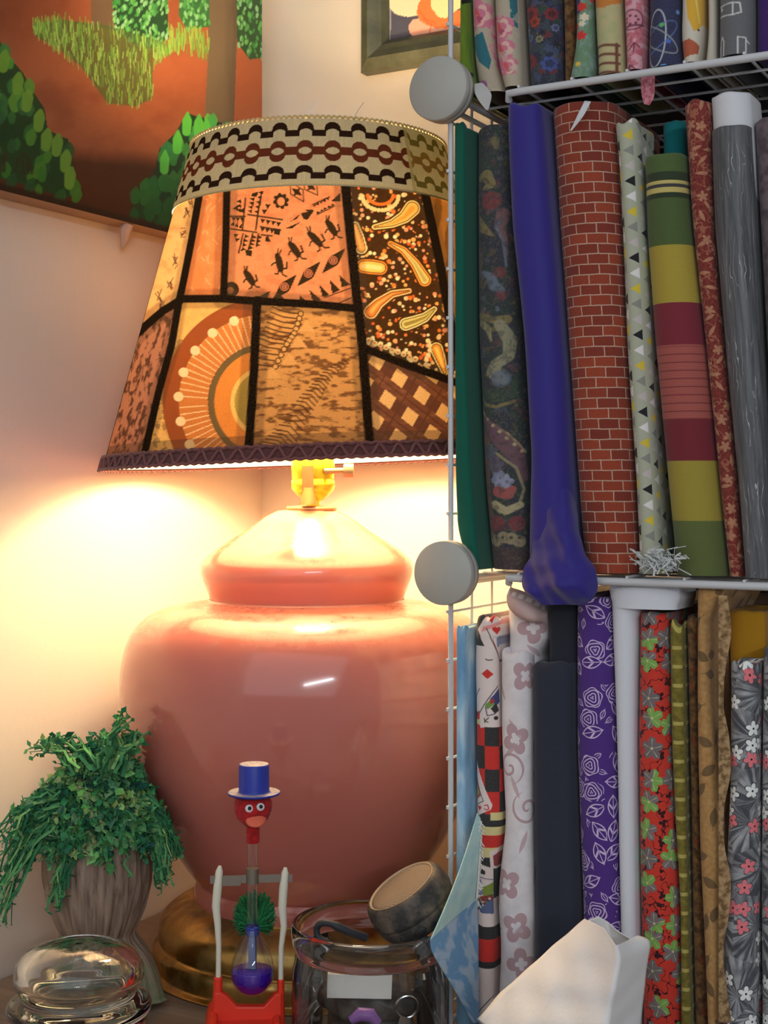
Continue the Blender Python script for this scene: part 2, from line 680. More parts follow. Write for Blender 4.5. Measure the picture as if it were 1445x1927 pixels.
def build_painting():
    pr = on_x(493, 120, PIC_X)
    pb = on_x(160, 398, PIC_X)
    y1, z0 = pr.y, pb.z
    y0, z1 = y1 - .78, z0 + .52
    vis_y = on_x(-8, 200, PIC_X).y
    ys = np.concatenate([np.linspace(y0, vis_y, 60, endpoint=False), np.linspace(vis_y, y1, 430)])
    zt = CAMZ + .56
    zs = np.concatenate([np.linspace(z0, zt, 420, endpoint=False), np.linspace(zt, z1, 40)]) if zt < z1 else np.linspace(z0, z1, 460)
    Yg, Zg = np.meshgrid(ys, zs)
    # drawing units along the canvas: the elevation unrolled so that one unit is about one photo pixel
    xc = PIC_X * CY + Yg * SY
    zc = -PIC_X * SY + Yg * CY
    X = CX + F * xc / zc
    Y = HY - F * (Zg - CAMZ) / zc
    k = .95
    base = A(172, 92, 56, k)
    p = Paint(X, Y, base)
    n = fbm(X / 60, Y / 45, 3)
    p.a((n - .45) * 3, A(146, 72, 44, k), .8)
    p.a(np.clip((X - 250) / 200, 0, 1) * np.clip((260 - Y) / 120, 0, 1), A(196, 100, 56, k), .8)
    p.a(np.clip((140 - Y) / 140, 0, 1) * np.clip((200 - X) / 160, 0, 1), A(120, 56, 28, k), .7)
    # dark ground in front
    edge = 268 + (X - 130) * .12 + 16 * (fbm(X / 40, Y / 40, 9) - .5)
    p.a(np.clip((Y - edge) / 34, 0, 1), A(74, 36, 16, k), .92)
    p.a(np.clip((Y - 330 - X * .12) / 60, 0, 1), A(60, 30, 14, k), .8)
    # tree trunks
    p.poly([(392, -400), (446, -400), (446, 60), (440, 240), (384, 240), (392, 100)], A(128, 104, 76, k))
    p.a(p.inpoly([(392, -400), (446, -400), (446, 60), (440, 240), (384, 240), (392, 100)]) * np.clip((X - 420) / 18, 0, 1) * (fbm(X / 6, Y / 50, 4) + .2), A(92, 72, 50, k), .8)
    p.poly([(166, -400), (216, -400), (212, 58), (172, 46)], A(120, 92, 66, k))
    rr = random.Random(5)

    def dabs(poly, nmb, cols, dark, size, ang=0.0, spread=.4, asp=1.9):
        p.poly(poly, dark)
        xs = [q[0] for q in poly]
        yy = [q[1] for q in poly]
        c = 0
        pts = []
        while c < nmb:
            x, y = rr.uniform(min(xs), max(xs)), rr.uniform(min(yy), max(yy))
            ins = False
            for i in range(len(poly)):
                (ax, ay), (bx, by) = poly[i], poly[(i + 1) % len(poly)]
                if (ay > y) != (by > y) and x < (bx - ax) * (y - ay) / (by - ay) + ax:
                    ins = not ins
            if ins:
                pts.append((x, y))
                c += 1
        pts.sort(key=lambda q: q[1])
        for x, y in pts:
            a = ang + rr.uniform(-spread, spread)
            s = size * rr.uniform(.7, 1.3)
            dx, dy = math.sin(a) * s * asp, -math.cos(a) * s * asp
            p.taper([(x - dx * .5, y - dy * .5), (x, y), (x + dx * .6, y + dy * .6)], [s * .55, s * .7, s * .15], cols(x, y), 1.6, .9)

    # bushes at the top
    top = lambda x, y: A(*rr.choice([(110, 190, 90), (140, 205, 120), (70, 150, 70), (90, 170, 80), (160, 215, 150)]), k)
    dabs([(205, -150), (316, -150), (316, 40), (318, 70), (290, 92), (250, 80), (215, 56)], 520, top, A(40, 78, 44, k), 3.6, .2, .5)
    dabs([(348, -150), (394, -150), (394, 50), (352, 56), (336, 28)], 160, top, A(60, 120, 60, k), 3.6)
    dabs([(446, -150), (520, -150), (520, 104), (470, 112), (446, 80)], 260, top, A(44, 84, 44, k), 3.6)
    # long pale grass
    gp = [(62, 46), (110, 36), (200, 48), (305, 78), (322, 95), (288, 112), (286, 186), (255, 200), (202, 194), (152, 124), (104, 88), (66, 68)]
    p.poly(gp, A(78, 100, 46, k), .8)
    for _ in range(560):
        x = rr.uniform(62, 322)
        lo = np.interp(x, [62, 104, 152, 202, 255, 286, 290, 322], [58, 92, 126, 192, 200, 190, 118, 98])
        hi = np.interp(x, [62, 110, 200, 305, 322], [44, 34, 50, 80, 92])
        y = rr.uniform(hi, lo)
        L = rr.uniform(10, 26)
        p.line([(x, y + L * .4), (x + rr.uniform(-3, 3), y - L * .6)], rr.uniform(.9, 1.9), A(*rr.choice([(150, 196, 74), (122, 168, 66), (180, 212, 104), (104, 146, 60)]), k), 1.2, .85)
    for _ in range(130):
        x = rr.uniform(318, 394)
        y = rr.uniform(52, 92) + max(0, x - 350) * .3
        p.line([(x, y + 12), (x + rr.uniform(-3, 3), y - 10)], 1.6, A(*rr.choice([(172, 206, 84), (136, 184, 74), (108, 152, 64)]), k), 1.2, .85)
    # broad leaved bush at the left and the one behind the lamp shade
    lb = [(-400, -120), (-40, 40), (0, 78), (18, 108), (44, 138), (62, 172), (84, 205), (90, 245), (128, 262), (138, 318), (150, 366), (120, 372), (60, 352), (-20, 330), (-400, 260)]

    def lcol(x, y):
        t = min(1, max(0, (y - 90) / 260))
        c = rr.choice([(84, 158, 54), (60, 130, 56), (110, 170, 54), (48, 112, 60)])
        return A(c[0] * (1 - .35 * t), c[1] * (1 - .28 * t), c[2] * (1 - .3 * t), k)
    dabs(lb, 210, lcol, A(28, 66, 30, k), 13, .15, .35, 1.4)
    for x, y in [(34, 152), (52, 184), (74, 222), (88, 258), (108, 268), (124, 298), (132, 330), (8, 110)]:
        p.taper([(x - 2, y + 18), (x, y), (x + 2, y - 12)], [9, 11, 5], A(118, 160, 52, k), 2, .9)
    # darker painted arches low in the left bush
    p.taper([(6, 320), (8, 296), (12, 288)], [5, 4, 2], A(56, 44, 24, k), 3, .8)
    for q in ([(30, 322), (32, 300), (44, 290), (54, 300), (60, 326)], [(44, 326), (42, 302)], [(53, 326), (52, 306)]):
        p.line(q, 5, A(52, 44, 24, k), 3, .85)
    rb = [(352, 212), (372, 220), (392, 222), (470, 250), (470, 480), (300, 425), (250, 405), (252, 366), (290, 325), (300, 280), (330, 250)]

    def rcol(x, y):
        t = min(1, max(0, (y - 215) / 190))
        c = rr.choice([(96, 205, 70), (80, 190, 84), (130, 215, 80), (60, 170, 96)])
        d = (30, 92, 40)
        return A(*[c[i] * (1 - t) + d[i] * t for i in range(3)], k)
    dabs(rb, 150, rcol, A(24, 66, 34, k), 13, .1, .3, 1.5)
    for x, y in [(352, 228), (374, 232), (388, 240), (334, 262), (310, 300)]:
        p.taper([(x - 1, y + 20), (x, y), (x + 1, y - 16)], [8, 9, 2], A(104, 216, 78, k), 2, .95)
    # dark strip along the bottom edge
    p.a(np.clip((14 - (Zg - z0) / .00052) / 6, 0, 1), A(48, 28, 18, k), .95)
    p.c = p.c * np.array([.90, 1.0, 1.12])
    P = np.stack([np.zeros_like(Yg), Yg - (y0 + y1) / 2, Zg - z0], -1)
    root = empty('painting', (PIC_X, (y0 + y1) / 2, z0))
    tag(root, 'unframed canvas painting of green bushes and tree trunks on orange earth', 'painting')
    link_mesh('painted_canvas', grid_mesh('painted_canvas', P[:, ::1], colors=p.c), paint_mat('canvas_paint'), root)
    w = (y1 - y0)
    MB().box((-.0128, 0, (z1 - z0) / 2), (.0252, w, z1 - z0)).build('stretcher', plain('raw_canvas_edge', C(168, 138, 112), .8), root, smooth=False)
    hk = on_x(236, 432, PIC_X - .008)
    h = MB()
    h.tube([hk + Vector((.004, 0, .006)), hk, hk + Vector((-.004, .003, -.010)), hk + Vector((-.008, .004, -.016))], [.005, .006, .004, .001], 8)
    o = h.build('wall_putty', plain('pale_putty', C(190, 165, 150), .6), None)
    tag(o, 'small pale lump of putty at the lower edge of the canvas painting', 'putty')


build_painting()


# ================================================================== framed picture on the right wall
def build_frame():
    fy = WALL_Y - .022
    bl = on_y(672, 134, fy)
    W_, H_ = .268, .36
    root = empty('picture_frame', (bl.x + W_ / 2, WALL_Y, bl.z))
    tag(root, 'grey green wooden frame with peach and orange flower picture on the right wall', 'picture')
    g = G('grey_green_frame')
    x, y, z = g.xyz(g.obj())
    n = g.noise(g.vec(x * 30, y * 30, z * 30), 1, 5, .7)
    g.put(g.bsdf.inputs['Base Color'], g.ramp(n, [(.3, C(62, 66, 52)), (.6, C(88, 92, 74)), (.85, C(124, 124, 104))]))
    g.set(Roughness=.45, Metallic=.15)
    g.bump(n, .15, .001)
    # mitred moulding, profile (inset from outer edge, distance from wall)
    prof = [(0, .001), (0, .014), (.004, .019), (.012, .022), (.020, .018), (.026, .016), (.0315, .010), (.0315, .001)]
    corners = [(-W_ / 2, 0, 1, 1), (W_ / 2, 0, -1, 1), (W_ / 2, H_, -1, -1), (-W_ / 2, H_, 1, -1)]
    m = MB()
    v = []
    for cx_, cz_, ix, iz in corners:
        for a, d in prof:
            v.append((cx_ + ix * a, -d, cz_ + iz * a))
    k = len(prof)
    f = []
    for i in range(4):
        j = (i + 1) % 4
        for q in range(k - 1):
            f.append((i * k + q, j * k + q, j * k + q + 1, i * k + q + 1))
    m.add(v, f)
    m.build('frame', g.mat, root, smooth=False)
    xs = np.linspace(-W_ / 2 + .030, W_ / 2 - .030, 200)
    zs = np.linspace(.030, H_ - .030, 260)
    Xg, Zg = np.meshgrid(xs, zs)
    s = 1.545 / F
    X = 672 + (Xg + W_ / 2) / s * .90      # units of about a photo pixel from the frame's corner
    Y = 134 - .178 * (X - 672) - Zg / s * (1 + .0006 * (X - 672))
    p = Paint(X, Y, A(78, 80, 98, 1.1))
    p.a((fbm(X / 12, Y / 12, 2) - .5) * 2, A(92, 94, 112), .5)
    p.poly([(714, 80), (724, 70), (726, -300), (714, -300)], A(150, 150, 165))
    cream, pink, org = A(250, 226, 190, 1.1), A(240, 178, 156, 1.1), A(238, 128, 70, 1.1)
    p.poly([(718, -12), (722, 6), (730, 16), (744, 21), (760, 22), (780, 18), (800, -6), (800, -60), (730, -60)], cream)
    p.poly([(757, 40), (765, 26), (790, 20), (860, 24), (860, 62), (790, 68), (772, 64), (760, 54)], pink)
    p.poly([(772, 14), (776, -6), (796, -30), (800, 0), (812, 18), (826, 20), (850, 4), (870, 0), (870, 30), (840, 40), (812, 42), (790, 36), (778, 28)], org)
    p.poly([(800, -30), (798, 0), (812, 20), (826, 22), (850, 2), (870, -10), (870, -40)], A(252, 232, 176, 1.1))
    for q in ([(786, 24), (795, 34), (810, 42)], [(800, 34), (796, 52)], [(832, 40), (826, 56)], [(776, 8), (790, 26), (808, 32)]):
        p.line(q, 2.4, A(222, 100, 62), 1.6, .8)
    P = np.stack([Xg, np.full_like(Xg, -.0085), Zg], -1)
    link_mesh('picture', grid_mesh('picture', P, colors=p.c), paint_mat('watercolour', .6), root)
    MB().box((0, -.004, H_ / 2), (W_ - .062, .006, H_ - .062)).build('backing', plain('backing_board', C(120, 105, 85), .8), root, smooth=False)


build_frame()

# ================================================================== wire shelf
SHELF_P = on_y(848, 600, .987)
PX_, PY_ = SHELF_P.x, SHELF_P.y
SH_W, SH_D = .37, WALL_Y - PY_ - .008
TIER = {'top': .297, 'mid': -.067, 'low': TABLE - CAMZ + .0065}
M_WIRE = plain('white_coated_wire', (.60, .60, .61, 1), .4)
M_CONN = plain('off_white_plastic', (.44, .425, .375, 1), .5)


WX1, WX2 = on_y(1181, 600, PY_).x - PX_, on_y(1289, 600, PY_).x - PX_
WDX = WX2 - WX1
WX0 = WX1 - int((WX1 - .03) / WDX) * WDX


def build_shelf():
    root = empty('wire_shelf', (PX_, PY_, TABLE))
    tag(root, 'white wire cube shelf with round plastic connectors holding fabric bolts', 'shelf')
    top_z = CAMZ - TABLE + .62

    def hz(t): return CAMZ - TABLE + TIER[t]
    # left side: uprights and cross wires
    for xx in (0, SH_W):
        m = MB()
        m.tube([(xx, 0, .004), (xx, 0, top_z)], .0021, 10)
        m.tube([(xx, SH_D, .004), (xx, SH_D, top_z)], .0021, 10)
        for t in TIER:
            for dz in (-.006, .010):
                m.tube([(xx, 0, max(hz(t) + dz, .004)), (xx, SH_D, max(hz(t) + dz, .004))], .0022, 8)
        k = 1
        while k * .0375 < SH_D:
            m.tube([(xx, k * .0375, .004), (xx, k * .0375, top_z)], .0011, 6)
            k += 1
        z = .030
        while z < top_z:
            m.tube([(xx, -.001, z), (xx, SH_D, z)], .0011, 6)
            m.tube([(xx - .0012, -.0020, z - .0012), (xx - .0012, -.0020, z + .0012)], .0016, 6)
            z += .0375
        m.build('side_panel', M_WIRE, root)
    for t in TIER:
        z = hz(t)
        m = MB()
        x0 = .046
        m.tube([(x0, .006, z - .004), (x0 + .002, .001, z), (x0 + .012, 0, z), (SH_W - .02, 0, z)], .0029, 12)
        m.tube([(.02, SH_D, z), (SH_W - .02, SH_D, z)], .0029, 10)
        for xx in (.010, SH_W - .010):
            m.tube([(xx, .010, z - .001), (xx, SH_D - .004, z - .001)], .0024, 10)
        k = 0
        while WX0 + k * WDX < SH_W - .02:
            xx = WX0 + k * WDX
            m.tube([(xx, -.0020, z + .0034), (xx, SH_D, z + .0034)], .0012, 6)
            k += 1
        k = 1
        while k * .0375 < SH_D:
            m.tube([(.01, k * .0375, z + .0012), (SH_W - .01, k * .0375, z + .0012)], .0011, 6)
            k += 1
        m.build('shelf_panel', M_WIRE, root)
    # round connectors: one at each corner of each level
    prof = [(.0001, -.0110), (.0236, -.0110), (.0244, -.0102), (.0246, -.0060), (.0246, -.0044), (.0238, -.0040), (.0238, -.0032), (.0244, -.0028), (.0242, .0030), (.0225, .0038), (.0001, .0038)]
    c_up = on_y(835, 172, PY_ - .006)
    c_mid = on_y(844, 1077, PY_ - .006)
    for t in ('top', 'mid'):
        for xx in (0, SH_W):
            for yy in (0, SH_D):
                if xx == 0 and yy == 0 and t != 'low':
                    q = (c_up if t == 'top' else c_mid) - Vector((PX_, PY_, TABLE))
                else:
                    q = Vector((xx - (.004 if xx == 0 else -.004), yy, max(hz(t) + .004, .0250)))
                P = lathe(prof[::-1], 48)
                P = np.stack([P[..., 0], P[..., 2], P[..., 1]], -1)     # axis along y, face to -y
                sgn = 1.0
                if yy > 0:
                    P[..., 1] *= -1
                    P[..., 0] *= -1
                    P[..., 1] = np.minimum(P[..., 1], .006)
                link_mesh('connector', grid_mesh('connector', P, closed=True), M_CONN, root, q)
    return root


SHELF = build_shelf()

# ================================================================== the lamp
def build_lamp():
    L = LAMP
    s = L.s
    root = empty('table_lamp', L.loc, L.rz)
    tag(root, 'large lit table lamp with peach ceramic ginger jar body and patchwork shade', 'lamp')
    hh = L.h

    # brass base
    g = G('aged_brass')
    n = g.noise(g.obj(), 22, 5, .6)
    g.put(g.bsdf.inputs['Base Color'], g.mix(g.ss(n, .45, .62), C(196, 160, 92), C(128, 98, 62)))
    g.put(g.bsdf.inputs['Roughness'], g.ss(n, .3, .7) * .30 + .22)
    g.put(g.bsdf.inputs['Metallic'], 1.0 - g.ss(n, .45, .62) * .45)
    brass = [(0.1, 0), (284 * s, 0.0003), (288 * s, .004), (287 * s, .016), (281 * s, .021), (276 * s, .023), (277 * s, .027), (275 * s, .036), (266 * s, .044), (240 * s, .052), (214 * s, .056), (196 * s, .058), (.02, .058)]
    brass[0] = (.001, 0.0003)
    lathe_obj('brass_base', smooth_profile(brass, 120), g.mat, root, 128)

    # ceramic body
    g = G('peach_glazed_ceramic')
    x, y, z = g.xyz(g.obj())
    nz = g.n('ShaderNodeNewGeometry')
    nn = g.xyz(S(g, nz.outputs['Normal']))[2]
    n = g.noise(g.obj(), 90, 5, .7)
    n2 = g.noise(g.obj(), 14, 3, .6)
    dust = g.ss(nn, .35, .95) * g.ss(n * .5 + n2 * .5, .38, .62)
    g.put(g.bsdf.inputs['Base Color'], g.mix(dust * .35, C(196, 112, 98), C(200, 148, 116)))
    g.put(g.bsdf.inputs['Roughness'], dust * .5 + .13)
    g.set(Specular_IOR_Level=.5, Coat_Weight=.35, Coat_Roughness=.06)
    prof = [(192, 1746), (190, 1735), (196, 1716), (204, 1700), (210, 1684), (211, 1668), (208, 1656), (204, 1648), (210, 1642), (232, 1612), (262, 1565), (296, 1500), (324, 1430), (340, 1365), (348, 1300), (345, 1245), (332, 1198), (308, 1166), (274, 1147), (236, 1138), (204, 1133), (187, 1130), (183, 1126)]
    prof = smooth_profile([(r * s, hh(y)) for r, y in prof], 160)
    lathe_obj('vase_body', prof, g.mat, root, 144)
    neck = [(182, 1128), (183, 1122), (190, 1104), (198, 1084), (200, 1070), (196, 1056), (178, 1038), (148, 1018), (116, 998), (88, 978), (66, 966), (48, 960), (2, 958)]
    neck = smooth_profile([(r * s, hh(y)) for r, y in neck], 110)
    lathe_obj('vase_lid', neck, g.mat, root, 144)

    # fittings under the shade
    M_DULL = plain('dull_brass', C(176, 140, 90), .38, .85)
    M_SOCK = G('bright_brass')
    M_SOCK.set(Base_Color=C(240, 205, 60), Roughness=.28, Metallic=.75)
    M_SOCK = M_SOCK.mat
    lathe_obj('cap_plate', [(.001, hh(960)), (47 * s, hh(960)), (48 * s, hh(957)), (47 * s, hh(953)), (12 * s, hh(951)), (.001, hh(951))], plain('aged_brass_plate', C(190, 160, 118), .4, .7), root, 48, (L.x(586), 0, 0))
    sx = L.x(589)
    soc = [(12, 953), (12, 944), (20, 940), (32, 930), (39, 922), (41, 916), (41, 905), (39, 903), (40, 900), (41, 880), (40, 860), (36, 856), (30, 855), (30, 820), (2, 820)]
    lathe_obj('socket', [(r * s, hh(y)) for r, y in soc], M_SOCK, root, 40, (sx, 0, 0))
    m = MB()
    m.box((L.x(579), -.024, hh(905)), (.0105, .004, hh(870) - hh(925)))
    m.tube([(L.x(580), -.023, hh(918)), (L.x(580), -.023, hh(930)), (L.x(580), -.023, hh(945)), (L.x(580), -.023, hh(949))], [.0052, .0062, .0075, .0078], 12)
    m.build('harp_saddle', M_DULL, root, bevel=0)
    m = MB()
    m.tube([(L.x(610), -.018, hh(887)), (L.x(648), -.022, hh(886))], .0026, 10)
    m.tube([(L.x(646), -.022, hh(886)), (L.x(664), -.023, hh(886))], .0062, 14)
    m.build('switch_key', plain('grey_brass', C(150, 130, 104), .4, .7), root)
    # harp: wire loop carrying the shade
    m = MB()
    top_h = hh(250)
    for sg in (-1, 1):
        pts = []
        for t in np.linspace(0, 1, 24):
            w = .055 * math.sin(math.pi * min(t * .92 + .06, 1))
            pts.append((sx + sg * (w if t < .98 else .002), .002, hh(905) + (top_h - hh(905)) * (t ** .9)))
        m.tube(pts, .0016, 8)
    m.build('harp', M_DULL, root)

    # bulb
    g = G('glowing_bulb')
    em = g.n('ShaderNodeEmission')
    em.inputs[0].default_value = BULB_COLOR + (1,)
    rb = .030
    em.inputs[1].default_value = BULB_POWER / (math.pi * 4 * math.pi * rb * rb)
    g.nt.links.new(em.outputs[0], g.out.inputs[0])
    bz = hh(890) + .150
    bulb = [(.012, bz - .062), (.013, bz - .050), (.018, bz - .036), (.026, bz - .018), (rb, bz), (.026, bz + .016), (.016, bz + .026), (.002, bz + .030)]
    lathe_obj('light_bulb', smooth_profile(bulb, 24), g.mat, root, 20, (sx, 0, 0))

    # shade surface
    rb_, rt_ = 389 * s, 238 * s
    xb, xt = L.x(588), L.x(600)
    hb, ht = CAMZ - TABLE + .0235, CAMZ - TABLE + .3060
    tilt = .040

    def surf(v, th, off=0.0):
        r = rb_ + (rt_ - rb_) * v + off
        x = xb + (xt - xb) * v + r * np.sin(th)
        y = -r * np.cos(th)
        zb = hb + tilt * (r * np.sin(th))
        z = zb + (ht - zb) * v
        return np.stack([x, y, z], -1)

    def columns(nf, nb):
        return np.concatenate([np.linspace(-math.pi / 2, math.pi / 2, nf, endpoint=False), np.linspace(math.pi / 2, 1.5 * math.pi, nb, endpoint=False)])

    def elev(P):
        """front elevation of the shade in drawing units (one unit = one photo pixel at the lamp); the back mirrors the front"""
        d = L.z - np.abs(P[..., 1])
        return L.px + P[..., 0] * F / d, HY - (P[..., 2] - (CAMZ - TABLE)) * F / d

    def sheet(name, v0, v1, nv, th, off, fn, mat):
        v = np.linspace(v0, v1, nv)
        V_, T_ = np.meshgrid(v, th, indexing='ij')
        P = surf(V_, T_, off)
        X, Y = elev(P)
        col = fn(X, Y, V_, T_)
        thc = np.append(th, th[0] + 2 * math.pi)
        Uc = np.meshgrid(v, thc, indexing='ij')[1] * (rb_ + rt_) / 2 * 100
        Vc = np.meshgrid(v, thc, indexing='ij')[0] * 30
        return link_mesh(name, grid_mesh(name, P, Uc, Vc, True, col), mat, root)

    def shade_mat(name, tr, lining=(.80, .74, .62, 1)):
        g = G(name)
        c = g.attr()
        U, V = g.uv()
        geo = g.n('ShaderNodeNewGeometry')
        back = S(g, geo.outputs['Backfacing'])
        n = g.noise(g.vec(U, V), 7.0, 4)
        c1 = g.mix(g.ss(n, .35, .75) * .22, c, (.10, .055, .02, 1))
        d1 = g.n('ShaderNodeBsdfDiffuse')
        g.put(d1.inputs[0], g.mix(back, c1, lining))
        t1 = g.n('ShaderNodeBsdfTranslucent')
        g.put(t1.inputs[0], c1)
        mx = g.n('ShaderNodeMixShader')
        mx.inputs[0].default_value = tr
        g.nt.links.new(d1.outputs[0], mx.inputs[1])
        g.nt.links.new(t1.outputs[0], mx.inputs[2])
        bp = g.n('ShaderNodeBump')
        bp.inputs['Strength'].default_value = .2
        bp.inputs['Distance'].default_value = .001
        g.put(bp.inputs['Height'], (U * 45.0).sin() * (V * 45.0).sin())
        g.nt.links.new(bp.outputs[0], d1.inputs['Normal'])
        g.nt.links.new(mx.outputs[0], g.out.inputs[0])
        return g.mat

    th = columns(520, 60)
    sheet('patchwork_fabric', .006, .795, 470, th, 0.0, patchwork, shade_mat('backlit_patchwork', .090))
    sheet('braided_trim', .792, 1.0, 150, columns(620, 60), .0012, trim_paint, shade_mat('woven_trim_band', .035, (.5, .45, .36, 1)))
    # gathered gimp along the lower rim
    thb = columns(160, 60)
    v = np.linspace(.0, .040, 8)
    V_, T_ = np.meshgrid(v, thb, indexing='ij')
    P = surf(V_, T_, .0016)
    M_GIMP = fabric('purple_brown_gimp', lambda g, U, V: g.mix(g.ss(g.noise(g.vec(U, V), 6), .3, .7), C(118, 70, 66), C(86, 48, 50)), weave=.6)
    thc = np.append(thb, thb[0] + 2 * math.pi)
    Uc = np.meshgrid(v, thc, indexing='ij')[1] * 18
    gimp = link_mesh('gimp_braid', grid_mesh('gimp_braid', P, Uc, np.meshgrid(v, thc, indexing='ij')[0] * 30, True), M_GIMP, root)
    m = MB()
    # serpentine cord sewn on the gimp
    N = 3000
    tt = np.linspace(-math.pi * .56, math.pi * .56, N)
    ph = tt * 74
    vv = .019 + .0150 * np.tanh(2.2 * np.sin(ph)) / .98
    Q = surf(vv, tt + .007 * np.sin(2 * ph), .0030)
    m.tube([tuple(q) for q in Q[::2]], .00125, 5)
    for vq, oq in ((.001, .0030), (.039, .0028)):
        tt2 = np.linspace(-math.pi, math.pi, 700)
        Q = surf(np.full_like(tt2, vq) + .0018 * np.sin(tt2 * 150), tt2, oq)
        m.tube([tuple(q) for q in Q], .0014, 5)
    m.build('gimp_cord', fabric('mauve_brown_cord', lambda g, U, V: C(124, 76, 72)), gimp)
    # looped picot edge along the top rim
    m = MB()
    tt2 = np.linspace(-math.pi, math.pi, 1400)
    Q = surf(np.full_like(tt2, 1.002) + .006 * np.abs(np.sin(tt2 * 78)), tt2, .0012)
    m.tube([tuple(q) for q in Q], .0011, 5)
    m.build('picot_edge', fabric('straw_cord', lambda g, U, V: C(196, 172, 118)), root)
    # stray threads
    m = MB()
    a = Vector(surf(np.array(1.0), np.array(-.10)))
    m.tube([a, a + Vector((.003, 0, .006)), a + Vector((.009, 0, .014))], [.0005, .0011, .0006], 5)
    m.build('stray_thread', plain('white_lint', (.8, .77, .7, 1), .9), root)
    m = MB()
    b = Vector(surf(np.array(1.0), np.array(.24)))
    m.tube([b, b + Vector((.004, 0, .008)), b + Vector((.009, 0, .015))], .0003, 5)
    m.build('stray_thread', plain('grey_lint', (.5, .47, .42, 1), .9), root)
    return root


def trim_paint(X, Y, V_, T_):
    t = (V_ - .792) / .208          # 0 lower edge, 1 top
    u = T_ / .1865 + .02
    f = u - np.floor(u)
    bg = np.array(A(180, 168, 134))
    p = Paint(u, t, bg)
    p.c *= (.90 + .2 * (vnoise(u * 60, t * 6, 3)))[..., None]
    dk, br = A(32, 18, 16), A(88, 40, 26)

    def row(tc, amp, col, closed):
        w = f - .5
        top = tc + amp * np.sqrt(np.clip(1 - (w / .30) ** 2, 0, 1))
        arch = (np.abs(t - top) < .052) & (np.abs(w) < .31)
        bar = (np.abs(w) > .24) & (np.abs(t - tc + (0 if closed else .018)) < (.046 if not closed else .060))
        m = arch | bar
        if closed:
            low = tc - amp * np.sqrt(np.clip(1 - (w / .30) ** 2, 0, 1))
            m |= (np.abs(t - low) < .052) & (np.abs(w) < .31)
        p.a(m.astype(float), col)
    row(.80, .10, dk, False)
    row(.52, .105, br, True)
    row(.17, .085, dk, False)
    p.a((t < .055).astype(float), A(190, 170, 120), .6)
    # the overlapping end of the band at the right
    join = np.abs(T_ - .665) < .016
    p.a(join.astype(float), A(150, 140, 92), .85)
    p.a((T_ > .68).astype(float) * (T_ < 1.6), A(150, 138, 60), .35)
    return p.c


